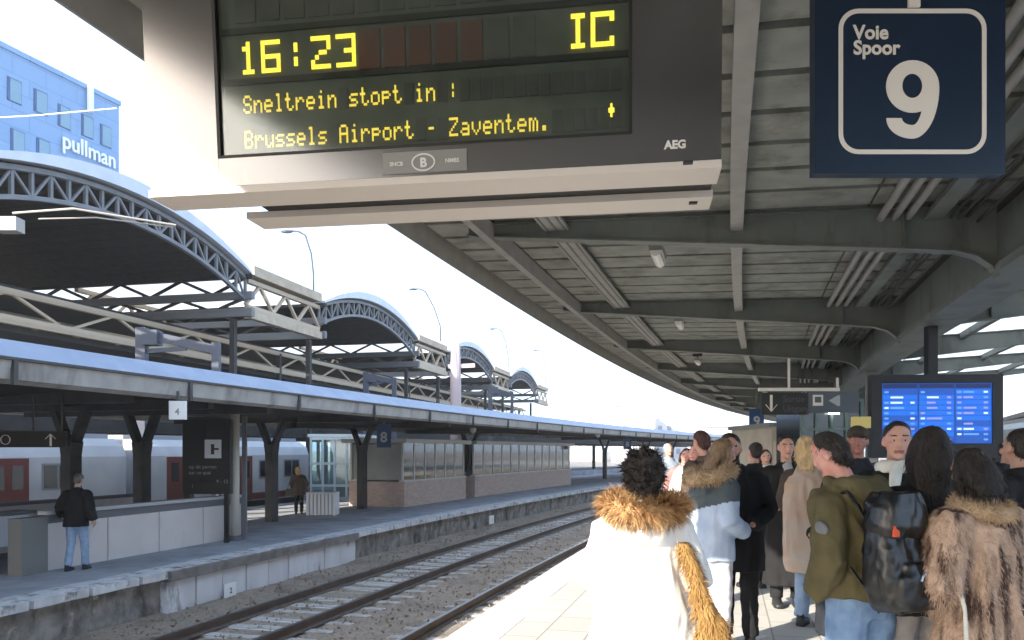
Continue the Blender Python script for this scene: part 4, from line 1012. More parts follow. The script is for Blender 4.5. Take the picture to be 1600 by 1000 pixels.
# swan-neck roof lamps on the sheds
for (px0, py0, px1, py1, Y, lab) in ((490, 432, 470, 362, 43, 'thin curved roof lamp above the second train shed'), (688, 510, 660, 452, 64, 'thin curved roof lamp left of the pink mast'), (794, 556, 780, 514, 86, 'thin curved roof lamp above the farthest train shed'), (852, 588, 845, 548, 107, 'smallest thin curved roof lamp beyond the train sheds')):
    p0, p1 = at(px0, py0, Y), at(px1, py1, Y)
    th = thing('roof_lamp', p0, lab, 'lamp', 'curved lamps on the shed roofs')
    pts = [p0 - Z * 1.2, p0, p0 + (p1 - p0) * .5 + X1 * .22, p1 + X1 * .25 - Z * .2, p1 + X1 * -.1, p1 - X1 * .5 + Z * .05]
    MB().tube(pts, .055, 6).build('pole', m_gan, th, True); MB().ell(p1 - X1 * .75, (.35, .14, .1), nu=8, nv=6).build('lamp_head', m_gan, th, True)
# overhead wires
m_wire = mat('wire', (.1, .1, .11), .6)
for i, (oc, lab) in enumerate(((-7.28, 'thin contact wire over the left track'), (-3.82, 'thin contact wire over the right track'))):
    th = thing('contact_wire', P(oc, 40, 4.6), lab, 'wire', 'overhead wires')
    MB().tube([P(oc, t, 5.2) for t in trange(40, 110, 5)], .012, 4).build('wire', m_wire, th)

# pale signal arm with its box before the nearest vault, and a span wire in front of the hotel
SGY = 21.0
sa = thing('signal_arm', at(20, 350, SGY) - Z * .3, 'cream signal arm with pale box in front of the nearest train shed', 'signal arm')
m_arm = mat('arm_cream', (.36, .33, .29), .6)
MB().box(at(14, 352, SGY), (.6, .4, .36)).build('box', m_arm, sa); MB().box(at(-30, 330, SGY), (.3, .2, .6)).build('bracket', m_lampw, sa)
MB().tube([at(20, 333, SGY), at(115, 326, SGY), at(200, 340, SGY + .5), at(275, 352, SGY + 1)], .032, 8).build('arm', m_arm, sa)
MB().tube([at(60, 342, SGY), at(150, 340, SGY + .3), at(270, 355, SGY + 1)], .02, 6).build('stay', m_arm, sa)
MB().box((at(-30, 330, SGY).x, SGY, (at(0, 330, SGY).z - 1.4) / 2), (.3, .3, at(0, 330, SGY).z + 1.4)).build('post', m_gan, sa)
sw_ = thing('span_wire', at(80, 177, 40), 'thin white span wire crossing in front of the blue hotel', 'wire', 'overhead wires')
MB().tube([at(-60, 187, 40), at(60, 180, 40), at(182, 169, 40)], .03, 6).build('wire', m_lampw, sw_)
# ================================================================ PEOPLE
V = Vector
def ring(cx, cy, z, a, b_, n=18, e=2.3):
    out = []
    for k in range(n):
        t = 2 * math.pi * k / n; c, s = math.cos(t), math.sin(t)
        out.append(V((cx + a * math.copysign(abs(c) ** (2 / e), c), cy + b_ * math.copysign(abs(s) ** (2 / e), s), z)))
    return out
def stack(mb, rows, e=2.3):
    """rows of (z, half width, half depth[, cx, cy])"""
    mb.loft([ring(r[3] if len(r) > 3 else 0, r[4] if len(r) > 4 else 0, r[0], r[1], r[2], e=e) for r in rows])
    return mb
def fuse(mb, name, mats, voxel=.011, it=4, disp=None, pick=None, warp=None):
    """melt overlapping closed shapes into one continuous skin"""
    o = bpy.data.objects.new('t', mb.mesh('t', mats[:1]))
    m = o.modifiers.new('r', 'REMESH'); m.mode = 'VOXEL'; m.voxel_size = voxel
    s = o.modifiers.new('s', 'SMOOTH'); s.factor = .5; s.iterations = it
    me = evaluate(o); bpy.data.objects.remove(o); me.name = name
    me.materials.clear()
    for x in mats: me.materials.append(x)
    if pick: me.polygons.foreach_set('material_index', [pick(p.center) for p in me.polygons])
    if disp:
        co = [v.co + v.normal * disp(v.co) for v in me.vertices]
        for v, c in zip(me.vertices, co): v.co = c
    if warp:
        for v in me.vertices: v.co = warp(v.co)
    me.polygons.foreach_set('use_smooth', [True] * len(me.polygons)); me.update()
    return me
def grow(me, count, length, width, seed, flow=V((0, 0, -1)), stiff=.5, where=None, mat_i=None):
    """blades of hair or fur rooted on the mesh; returns a new mesh that holds both"""
    r = random.Random(seed); vs = [v.co.copy() for v in me.vertices]; fs = [tuple(p.vertices) for p in me.polygons]; mi = [p.material_index for p in me.polygons]
    polys = [p for p in me.polygons if where is None or where(p.center)]
    cum = []; a = 0
    for p in polys: a += p.area; cum.append(a)
    import bisect
    for _ in range(count if polys else 0):
        p = polys[bisect.bisect(cum, r.random() * a) % len(polys)]
        q = [me.vertices[i].co for i in p.vertices]; c = q[0].lerp(q[2 % len(q)], r.random()).lerp(q[1], r.random() * .5)
        L = length * r.uniform(.6, 1.3); n = p.normal
        d = (n * stiff + flow * (1 - stiff) + V((r.gauss(0, .22), r.gauss(0, .22), r.gauss(0, .22)))).normalized()
        d2 = (d + flow * .6).normalized(); sd = d.cross(n if abs(d.dot(n)) < .95 else V((1, 0, 0))).normalized() * width / 2
        k = len(vs); m_ = c + d * L * .5 + n * L * .12; t_ = m_ + d2 * L * .5
        vs += [c - sd - n * .003, c + sd - n * .003, m_ + sd * .7, m_ - sd * .7, t_]
        fs += [(k, k + 1, k + 2, k + 3), (k + 3, k + 2, k + 4)]; g = p.material_index if mat_i is None else mat_i; mi += [g, g]
    new = bpy.data.meshes.new(me.name); new.from_pydata(vs, [], fs)
    for m in me.materials: new.materials.append(m)
    new.polygons.foreach_set('material_index', mi); new.polygons.foreach_set('use_smooth', [True] * len(fs)); new.update()
    return new
def folds(amp, seed, fz=4., fx=9.):
    def f(c):
        q = V((c.x * fx + seed, c.y * fx, c.z * fz))
        a = 1 - 2 * abs(noise.noise(q)); b_ = noise.noise(q * 2.3 + V((5, 1, 2)))
        return amp * (a * .8 + b_ * .5 - .4)
    return f
SKIN = {}
def skin_m(tone):
    return mat('skin_%d' % int(tone[0] * 1000), tone, .5, col2=(tone[0] * .95, tone[1] * .74, tone[2] * .7), scale=16, spec=.4, bump=.12, bscale=140)
m_lip = mat('lips', (.30, .10, .085), .5); m_eyew = mat('eye_white', (.38, .35, .33), .3); m_iris = mat('iris', (.02, .014, .01), .2)
def cloth(name, col, col2=None, rough=.85, scale=10, bump=.25, bscale=160, **k):
    return mat(name, col, rough, col2=col2 or tuple(c * 1.25 for c in col), scale=scale, bump=bump, bscale=bscale, spec=.25, **k)
HC = V((0, .015, 1.635))
def head_frame(p):
    rh = random.Random(p.get('seed', 1) * 7 + 1); y, x, r_ = p.get('head', (rh.uniform(-22, 22), rh.uniform(-9, 4), rh.uniform(-6, 6)))
    from mathutils import Euler
    rot = (Matrix.Rotation(R(y), 3, 'Z') @ Matrix.Rotation(R(x), 3, 'X') @ Matrix.Rotation(R(r_), 3, 'Y'))
    piv = V((0, .0, 1.54))
    return lambda q: piv + rot @ (HC + V(q) - piv), rot, lambda c: rot.transposed() @ (c - piv) + piv - HC
def hand(b, wrist, d, palm_n, s, mi=0):
    """palm, four unequal bent fingers and a thumb leaving its side"""
    d = V(d).normalized(); n = V(palm_n); n = (n - d * n.dot(d)).normalized(); sdv = d.cross(n) * s
    w = V(wrist)
    b.loft([[w + d * t + sdv * (x * hw) + n * (y * .014) for x, y in ((-1, -.6), (-.5, -1), (.5, -1), (1, -.6), (1, .6), (.5, 1), (-.5, 1), (-1, .6))] for t, hw in ((-.02, .026), (.02, .034), (.06, .042), (.095, .040))], True, mi)
    for i, (off, L) in enumerate(((-.030, .066), (-.010, .076), (.010, .072), (.029, .056))):
        r0 = w + d * .088 + sdv * off; k1 = r0 + d * L * .5 + n * L * .14; k2 = k1 + (d * .75 + n * .65).normalized() * L * .3; k3 = k2 + (d * .45 + n * .9).normalized() * L * .28
        b.tube([r0, k1, k2, k3], [.0095, .009, .008, .006], 6, mi, round_ends=True)
    t0 = w + d * .03 - sdv * .032; t1 = t0 + (d * .6 - sdv * .7 + n * .3).normalized() * .036; t2 = t1 + (d * .9 - sdv * .15 + n * .35).normalized() * .032
    b.tube([t0, t1, t2], [.012, .010, .008], 6, mi, round_ends=True)
ARMS_DOWN = (((.235, -.02, 1.13), (.25, .05, .88)), ((-.235, -.02, 1.13), (-.25, .05, .88)))
def person(label, X, Y, h, yaw, p, zf=0.):
    root = thing('person', (X, Y, zf), label, 'person', p.get('group'))
    root.rotation_euler = (0, 0, R(yaw)); k = h / 1.75; root.scale = (k, k, k)
    WL[root.name] = V((0, 0, 0))          # children are built in the figure's own frame
    vx = p.get('voxel', .0105); H, hrot, Hinv = head_frame(p); seed = p.get('seed', 1)
    rl = random.Random(seed * 5 + 2); lean = p.get('lean', (rl.uniform(-.08, .08), rl.uniform(-.02, .1)))
    def warp(c):
        u = max(0, c.z - .9); return V((c.x + lean[0] * u * u * 1.3, c.y + lean[1] * u * u * 1.3, c.z - (lean[0] ** 2 + lean[1] ** 2) * u * u * .3))
    arms = p.get('arms', ARMS_DOWN); st = p.get('stance', ((.10, 0, .015), (-.10, 0, -.03)))
    hip = [(.09, 0, .93), (-.09, 0, .93)]
    legs = []
    for i, (fx, fy, kb) in enumerate((( st[0][0], st[0][1], st[0][2]), (st[1][0], st[1][1], st[1][2]))):
        legs.append((V(hip[i]), V(((hip[i][0] + fx) / 2, fy * .5 + .02 + abs(kb), .50)), V((fx, fy, .085))))
    skin = skin_m(p.get('skin', (.52, .32, .24)))
    # ---- the body, one continuous skin
    b = MB()
    stack(b, [(.84, .13, .09), (.93, .155, .10), (1.05, .135, .092), (1.2, .135, .09), (1.34, .16, .095), (1.42, .15, .08), (1.47, .07, .06)])
    b.tube([(0, -.01, 1.42), (0, 0, 1.5), H((0, -.012, -.06))], [.062, .054, .052], 12)
    for c, r_ in (((0, -.012, .03), (.076, .097, .085)), ((0, .02, -.03), (.062, .072, .085)), ((0, .03, -.07), (.05, .052, .042)), ((.04, .058, -.018), (.024, .024, .022)), ((-.04, .058, -.018), (.024, .024, .022)),
                  ((0, .083, -.06), (.025, .013, .010)), ((0, .076, -.095), (.023, .019, .017)), ((.078, -.005, -.005), (.010, .022, .032)), ((-.078, -.005, -.005), (.010, .022, .032))):
        b.ell(H(c), r_, hrot)
    b.tube([H((0, .083, .022)), H((0, .098, -.005)), H((0, .104, -.024))], [.009, .012, .016], 8, round_ends=True)
    b.tube([H((-.048, .066, .03)), H((0, .086, .033)), H((.048, .066, .03))], .011, 8, round_ends=True)
    for i, s in enumerate((1, -1)):
        e, w_ = V(arms[i][0]), V(arms[i][1]); sh_ = V((s * .165, -.005, 1.395))
        b.tube([sh_, sh_.lerp(e, .45), e, e.lerp(w_, .35), w_], [.055, .048, .04, .041, .027], 10, round_ends=True)
        hp, kn, an = legs[i]
        b.tube([hp, hp.lerp(kn, .5), kn, kn.lerp(an, .35), an], [.085, .075, .055, .056, .036], 10, round_ends=True)
        b.tube([an + V((0, -.03, -.04)), an + V((0, .08, -.05)), an + V((0, .15, -.06))], [.035, .035, .025], 8, round_ends=True)
    beard = p.get('beard')
    brow_m = mat('brow_%s' % p.get('hair_name', 'dark'), tuple(c * .8 for c in p.get('hair_col', (.02, .015, .012))), .8)
    def pick(c):
        q = Hinv(c)
        if q.y > .06 and abs(q.x) < .027 and abs(q.z + .06) < .0095: return 1
        if q.y > .05 and .012 < abs(q.x) < .05 and abs(q.z - .036) < .0055: return 2
        if beard and q.z < -.03 and q.z > -.14 and q.y > .0 and not (abs(q.x) < .02 and q.z > -.045) and not (q.z > -.045 and abs(q.x) < .05): return 2
        return 0
    me = fuse(b, 'body', [skin, m_lip, brow_m], vx, 2, None, pick, None)
    hb = MB()
    for i, s in enumerate((1, -1)):
        if p.get('hands', (1, 1))[i]:
            e, w_ = V(arms[i][0]), V(arms[i][1]); hand(hb, w_, w_ - e, V((-s, .3, 0)), s)
    if hb.v:
        hm = hb.mesh('h', [skin]); bm = bmesh.new(); bm.from_mesh(me); bm.from_mesh(hm); bm.to_mesh(me); bm.free()
    for v in me.vertices: v.co = warp(v.co)
    me.polygons.foreach_set('use_smooth', [True] * len(me.polygons))
    link('body', me, root)
    if p.get('eyes', True):
        for s in (1, -1):
            eb = MB().ell(H((s * .031, .070, .008)), (.0115, .0105, .0065), hrot, 10, 7).ell(H((s * .031, .0765, .008)), (.0058, .004, .0058), hrot, 8, 6, 1)
            em = eb.mesh('eye', [m_eyew, m_iris], smooth=True)
            for v in em.vertices: v.co = warp(v.co)
            link('eye', em, root)
    # ---- hair
    hm_ = mat('hair_%s' % p.get('hair_name', 'dark'), p.get('hair_col', (.02, .015, .012)), .55, col2=tuple(c * 1.7 for c in p.get('hair_col', (.02, .015, .012))), scale=30, stretch=(1, 1, .2), bump=.5, bscale=120)
    style = p.get('hair', 'short'); hb = MB(); rr = random.Random(seed)
    if style != 'bald':
        hb.ell(H((0, -.030, .047)), (.082, .096, .08), hrot); hb.ell(H((0, -.055, -.005)), (.072, .055, .072), hrot)
        if style in ('long', 'bob', 'blond'):
            low = {'long': -.36, 'bob': -.13, 'blond': -.2}[style]; n_ = 7
            rows = []
            for j in range(n_ + 1):
                f = j / n_; z = .06 + (low - .06) * f; wd = .082 + .03 * math.sin(math.pi * min(1, f * 1.25)); cy = -.045 - .045 * f
                rows.append([H(q) for q in ring(0, cy, z, wd * (1 - .25 * max(0, f - .7)), .06 - .012 * f)])
            hb.loft(rows)
            for s in (1, -1): hb.tube([H((s * .07, -.01, .04)), H((s * .085, .0, -.04)), H((s * .085, -.01, -.12 if style != 'bob' else -.1))], [.025, .024, .018], 8, round_ends=True)
        if style == 'bun':
            hb.ell(H((0, -.06, -.06)), (.07, .05, .07), hrot)
            for j in range(60):
                a = rr.uniform(0, 6.28); t_ = rr.uniform(-.9, 1.2)
                hb.ell(H((.085 * math.cos(a) * math.cos(t_ * .8), -.035 + .08 * math.sin(a) * math.cos(t_ * .8) * (1 if math.sin(a) < 0 else .55), .03 + .09 * math.sin(t_))), [rr.uniform(.02, .032)] * 3, None, 8, 6)
            for j in range(14): hb.ell(H((rr.gauss(0, .025), -.06 + rr.gauss(0, .025), .10 + rr.gauss(0, .012))), [rr.uniform(.02, .03)] * 3, None, 8, 6)
        hme = fuse(hb, 'hair', [hm_], vx * .85, 2, folds(.006 if style != 'bun' else .01, seed, 10, 30), None, warp)
        if p.get('strands', 500): hme = grow(hme, p.get('strands', 500), {'bun': .03, 'short': .022}.get(style, .05), .004, seed, V((0, -.3, -1)).normalized() if style != 'bun' else V((0, 0, 0)), {'bun': .35, 'short': .16}.get(style, .12))
        link('hair', hme, root)
    if p.get('cap'):
        cb = MB().ell(H((0, -.012, .055)), (.09, .108, .078), hrot); cb.ell(H((0, .085, .045)), (.065, .06, .012), hrot)
        link('cap', fuse(cb, 'cap', [cloth('cap_cloth', p['cap'])], vx, 3, None, None, warp), root)
    # ---- clothes
    tr = p.get('trousers')
    if tr:
        tb = MB(); stack(tb, [(.80, .155, .115), (.9, .17, .125), (1.0, .158, .115), (1.04, .15, .11)])
        for i in (0, 1):
            hp, kn, an = legs[i]; f = p.get('leg_w', 1.)
            tb.tube([hp + V((0, 0, .02)), hp.lerp(kn, .4), kn, kn.lerp(an, .45), an + V((0, 0, -.0))], [.103 * f, .095 * f, .075 * f, .07 * f, .066 * f], 12)
        link('trousers', fuse(tb, 'trousers', [cloth(*tr)], vx * 1.1, 3, folds(.009, seed + 3, 9, 12), None, warp), root)
        for i in (0, 1):
            an = legs[i][2]; sb = MB()
            sb.loft([[an + V((x * w2, y_, z_)) for x, z_ in ((-1, -.083), (1, -.083), (1, -.06), (.8, -.06 + hh), (-.8, -.06 + hh), (-1, -.06))] for y_, w2, hh in ((-.075, .028, .05), (-.05, .04, .10), (.02, .042, .10), (.08, .048, .045), (.15, .047, .03), (.19, .03, .012))])
            link('shoe', sb.mesh('shoe', [mat(*p.get('shoes', ('shoe_black', (.02, .02, .02), .5)))], smooth=True), root)
    for gname, gfun in p.get('wear', ()):
        me = gfun(root, arms, vx, warp, seed, H, hrot)
        if me: link(gname, me, root)
    return root
def coat(name_m, rows, sr=(.085, .075, .066), pick=None, mats=None, amp=.011, extra=None, hood=None, collar=True, it=3, sleeve_to=1.0):
    def f(root, arms, vx, warp, seed, H, hrot):
        b = MB(); stack(b, rows)
        for i, s in enumerate((1, -1)):
            e, w_ = V(arms[i][0]), V(arms[i][1]); sh_ = V((s * .175, -.005, 1.385)); w_ = e.lerp(w_, sleeve_to)
            b.ell(sh_ + V((-s * .015, 0, -.01)), (sr[0] * 1.05, sr[0] * 1.05, sr[0] * .95))
            b.tube([sh_, sh_.lerp(e, .5), e, e.lerp(w_, .5), w_], [sr[0], (sr[0] + sr[1]) / 2, sr[1], (sr[1] + sr[2]) / 2, sr[2]], 12)
        if collar: b.tube([(.075 * math.cos(a) , .075 * math.sin(a) * 1.0 - .01, 1.475 - .015 * math.sin(a)) for a in [i * math.pi / 6 for i in range(12)]], .026, 8)
        if hood:
            hw, hd, hz, hy = hood
            b.ell((0, hy, hz), (hw, hd, .085)); b.ell((0, hy - .03, hz - .07), (hw * .75, hd * .75, .08))
            b.tube([(hw * .95 * math.cos(a), hy + .05 + hd * .9 * math.sin(a), hz + .05) for a in [i * math.pi / 8 for i in range(16)]], .035, 8)
        if extra: extra(b)
        return fuse(b, 'coat', mats or [MATS[name_m]], vx * 1.15, it, folds(amp, seed), pick, warp)
    return f
SHORT = [(.80, .215, .15), (.88, .212, .15), (1.0, .2, .145), (1.15, .2, .145), (1.3, .205, .145), (1.38, .19, .125), (1.44, .12, .095), (1.48, .085, .08)]
LONG = [(.22, .24, .19), (.5, .225, .18), (.8, .212, .16), (1.0, .2, .148), (1.15, .2, .145), (1.3, .205, .145), (1.38, .19, .125), (1.44, .12, .095), (1.48, .085, .08)]
ALINE = [(.55, .34, .27), (.75, .29, .235), (.95, .245, .19), (1.1, .215, .165), (1.25, .195, .15), (1.35, .18, .132), (1.42, .14, .11), (1.48, .09, .085)]
def fur_ring(m, rx, ry, z, cy, r_, n, L, wdt, tilt=0., flow=V((0, 0, -1))):
    def f(root, arms, vx, warp, seed, H, hrot):
        b = MB(); pts = [(rx * math.cos(a), cy + ry * math.sin(a), z + tilt * math.sin(a)) for a in [i * math.pi / 10 for i in range(21)]]
        b.tube(pts, r_, 10)
        me = fuse(b, 'fur', [m], vx * 1.2, 2, folds(.012, seed, 14, 14), None, warp)
        return grow(me, n, L, wdt, seed, flow, .7)
    return f
def loft_wear(m, rings, amp=.01, it=3, fz=3., fx=10., fur=0):
    def f(root, arms, vx, warp, seed, H, hrot):
        b = MB(); b.loft(rings); me = fuse(b, 'c', [m], vx * 1.1, it, folds(amp, seed, fz, fx), None, warp)
        return grow(me, fur, .05, .004, seed, V((0, 0, -1)), .3) if fur else me
    return f
def tube_wear(m, pts, rad, flat=1., amp=.006):
    def f(root, arms, vx, warp, seed, H, hrot):
        b = MB().tube(pts, rad, 12, flat=flat, round_ends=True); return fuse(b, 'c', [m], vx * .9, 2, folds(amp, seed), None, warp)
    return f
# fabrics
black = cloth('black_wool', (.012, .012, .013)); navy = cloth('navy_wool', (.016, .018, .024)); 
white = cloth('white_parka', (.74, .73, .70), (.8, .79, .77), bump=.15)
olive = cloth('olive_cotton', (.085, .072, .034), (.11, .093, .046)); blue_j = cloth('light_blue_nylon', (.33, .41, .55), (.4, .48, .62)); yoke = cloth('slate_nylon', (.06, .075, .085))
beige_sh = cloth('beige_shawl', (.5, .44, .38), (.52, .36, .26), scale=3, stretch=(1, 1, 1.5)); tan = cloth('tan_lining', (.24, .13, .04), (.34, .2, .07), scale=6)
grey_sh = cloth('grey_shirt', (.3, .3, .29)); pale_scarf = cloth('pale_scarf', (.55, .54, .48)); brown_j = cloth('brown_wool', (.07, .05, .04)); red_j = cloth('dusty_red_wool', (.3, .16, .15)); greyblue = cloth('grey_blue_wool', (.2, .24, .3))
fur_br = mat('fur_brown', (.26, .12, .045), .8, col2=(.58, .38, .18), scale=7, detail=3); fur_bg = mat('fur_beige', (.36, .25, .15), .85, col2=(.5, .37, .24), scale=9)
# striped fur: dark wavering bands running down the coat
fur_st = mat('fur_striped', (.075, .042, .03), .85, col2=(.52, .37, .275), scale=9, stretch=(1.9, 1.9, .3), lo=.38, hi=.52, detail=3)
jeans = ('denim', (.13, .22, .38), (.22, .33, .5)); jeans_l = ('denim_pale', (.22, .31, .46), (.3, .4, .55)); blk_t = ('trouser_black', (.014, .014, .016)); gry_t = ('trouser_grey', (.27, .255, .26)); lav_t = ('trouser_pale', (.5, .48, .52)); wht_t = ('trouser_cream', (.6, .58, .54))
FRONT = (((.26, -.03, 1.13), (.14, .2, 1.02)), ((-.26, -.03, 1.13), (-.14, .2, 1.02)))
POCKET = (((.285, -.07, 1.13), (.22, .1, .93)), ((-.285, -.07, 1.13), (-.22, .1, .93)))
def px_x(px, Y): return (px - 800) / FPX * Y

person('woman in long white parka with brown fur hood and black curly hair, seen from behind', px_x(1006, 3.75), 3.75, 1.63, -6, dict(seed=2, hair='bun', strands=1600, voxel=.0095, skin=(.42, .25, .18), head=(8, -4, 0), arms=FRONT, trousers=wht_t, hands=(0, 0),
    wear=(('parka', coat('white_parka', ALINE, (.08, .075, .066), amp=.018, hood=(.15, .1, 1.44, -.1))), ('fur_trim', fur_ring(fur_br, .155, .135, 1.495, -.08, .048, 6500, .06, .0035, .025, V((0, -.3, -.9)))),
          ('shawl', loft_wear(tan, [ring(.19, -.10, 1.32, .03, .05), ring(.225, -.13, 1.2, .04, .04), ring(.265, -.17, 1.05, .045, .03), ring(.31, -.2, .95, .075, .03), ring(.30, -.21, .86, .09, .025)], .012, fur=2600)))))
person('person in pale blue jacket with beige fur hood, turned away, behind the white parka', px_x(1112, 6.3), 6.3, 1.74, -68, dict(seed=3, hair='bob', hair_name='fair', hair_col=(.16, .10, .055), strands=700, head=(-10, -6, 0), arms=FRONT, trousers=lav_t, hands=(0, 0), lean=(0, .12),
    wear=(('jacket', coat('', SHORT, mats=[blue_j, yoke], pick=lambda c: 1 if c.z > 1.2 + .25 * c.x else 0, hood=(.15, .1, 1.43, -.1))), ('fur_trim', fur_ring(fur_bg, .165, .135, 1.475, -.07, .055, 3500, .035, .0045, .03)))))
person('bearded man in black coat looking down, facing the camera in the crowd', px_x(1153, 6.8), 6.8, 1.79, 158, dict(seed=4, hair='short', beard=True, head=(4, -10, 0), skin=(.46, .27, .2), arms=FRONT, trousers=blk_t, hands=(0, 0), wear=(('coat', coat('black_wool', [(.62, .22, .16)] + SHORT[1:])),)))
person('man with long open black coat and grey shirt standing before the beige wall', px_x(1229, 8.5), 8.5, 1.80, 172, dict(seed=5, hair='short', head=(3, 0, 0), arms=(((.25, -.04, 1.13), (.17, .17, 1.08)), ARMS_DOWN[1]), trousers=blk_t,
    wear=(('coat', coat('black_wool', LONG, sleeve_to=.95)), ('shirt', loft_wear(grey_sh, [ring(0, .085, .98, .045, .075), ring(0, .085, 1.2, .06, .075), ring(0, .07, 1.36, .075, .082), ring(0, .03, 1.46, .07, .07), ring(0, .02, 1.49, .06, .06)], .005)))))
person('blonde woman wrapped in a long beige and peach shawl over jeans', px_x(1270, 7.5), 7.5, 1.78, -32, dict(seed=6, hair='blond', hair_name='blonde', hair_col=(.42, .29, .15), head=(-8, -5, 0), arms=FRONT, trousers=jeans_l, hands=(0, 0), strands=600,
    wear=(('jacket', coat('brown_wool', SHORT)), ('shawl', loft_wear(beige_sh, [ring(-.03, .0, .50, .20, .15), ring(-.02, 0, .62, .25, .19), ring(0, 0, .9, .262, .2), ring(0, 0, 1.15, .262, .195), ring(0, 0, 1.32, .245, .17), ring(0, 0, 1.42, .16, .12), ring(0, -.01, 1.49, .085, .085)], .016)))))
om = person('man in olive hooded jacket and blue jeans with black backpack, seen from behind', px_x(1348, 4.1), 4.1, 1.75, 26, dict(seed=7, hair='short', strands=1800, voxel=.0095, skin=(.6, .33, .27), head=(20, -14, 6), lean=(-.04, .2), arms=POCKET, trousers=jeans, hands=(0, 0), leg_w=1.12,
    wear=(('jacket', coat('olive_cotton', [(.90, .228, .165), (.95, .226, .166), (1.02, .22, .162), (1.15, .225, .165), (1.3, .232, .165), (1.38, .215, .145), (1.45, .14, .11), (1.5, .09, .085)], (.1, .088, .075), amp=.017, hood=(.155, .11, 1.44, -.11))),
          ('sleeve_patch', lambda root, arms, vx, warp, seed, H, hrot: fuse(MB().ell((-.318, -.07, 1.27), (.022, .04, .038)), 'patch', [mat('patch_grey', (.14, .145, .16), .6)], .006, 1, None, None, warp)))))
person('tall man in dark cap facing the camera in front of the yellow notice', px_x(1342, 7.2), 7.2, 1.86, 178, dict(seed=8, hair='short', cap=(.05, .04, .03), skin=(.34, .17, .13), arms=FRONT, trousers=blk_t, hands=(0, 0), wear=(('jacket', coat('navy_wool', SHORT)),)))
person('young man with pale scarf and dark jacket facing left beside the screen', px_x(1396, 5.2), 5.2, 1.83, 158, dict(seed=9, hair='short', head=(6, -2, 0), skin=(.56, .34, .26), arms=FRONT, trousers=blk_t, hands=(0, 0),
    wear=(('jacket', coat('black_wool', SHORT)), ('scarf', fur_ring(pale_scarf, .075, .075, 1.475, .0, .045, 0, .01, .01)), ('scarf_end', tube_wear(pale_scarf, [(0, .11, 1.46), (.01, .165, 1.36), (.0, .17, 1.2)], [.05, .045, .04], .5)))))
person('woman with long straight black hair in black jacket, back to the camera', px_x(1436, 4.2), 4.2, 1.77, 12, dict(seed=10, hair='long', strands=2500, voxel=.0095, arms=FRONT, trousers=gry_t, hands=(0, 0), wear=(('jacket', coat('black_wool', SHORT, amp=.014)),)))
FURC = [(.42, .27, .21), (.6, .26, .2), (.85, .235, .185), (1.0, .22, .172), (1.1, .215, .168), (1.25, .225, .17), (1.36, .205, .145), (1.43, .13, .11), (1.49, .09, .09)]
def fur_coat(root, arms, vx, warp, seed, H, hrot):
    me = coat('', FURC, (.105, .1, .085), mats=[fur_st], amp=.016)(root, arms, vx, warp, seed, H, hrot)
    return grow(me, 15000, .038, .0042, seed, V((0, 0, -1)), .35, lambda c: c.y < .12)
person('woman in brown striped fur coat with black hair at the right edge, seen from behind', px_x(1537, 3.8), 3.8, 1.655, 14, dict(seed=11, hair='bob', strands=2200, voxel=.0095, head=(0, -8, 0), arms=(((.29, -.04, 1.1), (.15, .2, 1.02)), ((-.29, -.06, 1.1), (-.16, .18, .98))), trousers=blk_t, hands=(0, 0), lean=(0, .08),
    wear=(('fur_coat', fur_coat), ('fur_collar', fur_ring(fur_bg, .11, .105, 1.455, -.025, .045, 3500, .022, .004, .02)),
          ('cord', tube_wear(pale_scarf, [(-.27, -.12, 1.13), (-.275, -.17, 1.0), (-.285, -.19, .86), (-.29, -.19, .80)], [.011, .011, .012, .02], 1., 0.)))))
person('person in black coat cut by the right frame edge behind the fur coat', px_x(1588, 5.3), 5.3, 1.79, 25, dict(seed=12, hair='short', arms=POCKET, trousers=blk_t, hands=(0, 0), wear=(('coat', coat('black_wool', SHORT)),)))
person('dark haired person in black jacket half hidden behind the pale blue jacket', px_x(1108, 8.6), 8.6, 1.86, 20, dict(seed=13, hair='short', hair_name='brown', hair_col=(.05, .022, .018), arms=FRONT, trousers=blk_t, hands=(0, 0), voxel=.013, wear=(('jacket', coat('red', SHORT, mats=[brown_j])),)))
person('man in long black coat with back turned, just right of the bearded man', px_x(1178, 9.6), 9.6, 1.74, 15, dict(seed=31, hair='short', voxel=.013, arms=FRONT, trousers=blk_t, hands=(0, 0), wear=(('coat', coat('black_wool', LONG)),)))
person('woman in dark navy coat behind the olive jacket, facing left', px_x(1312, 6.3), 6.3, 1.66, 80, dict(seed=32, hair='bob', voxel=.013, arms=FRONT, trousers=blk_t, hands=(0, 0), wear=(('coat', coat('navy_wool', LONG)),)))
FAR = dict(voxel=.015, strands=150, hands=(0, 0), arms=FRONT)
person('distant woman in dusty red coat left of the bearded man', px_x(1066, 12.5), 12.5, 1.68, 170, dict(FAR, seed=14, hair='bob', skin=(.6, .4, .32), trousers=blk_t, wear=(('coat', coat('dusty_red_wool', LONG)),)))
person('distant person in grey blue coat farthest left in the crowd', px_x(1046, 15.5), 15.5, 1.78, 185, dict(FAR, seed=15, hair='short', hair_name='grey', hair_col=(.3, .28, .26), trousers=gry_t, wear=(('coat', coat('grey_blue_wool', SHORT)),)))
person('distant person in pale coat just left of the fair haired hood', px_x(1082, 10.5), 10.5, 1.73, 160, dict(FAR, seed=16, hair='short', hair_name='brown', hair_col=(.05, .022, .018), skin=(.6, .4, .32), trousers=blk_t, wear=(('coat', coat('white_parka', SHORT, amp=.008)),)))
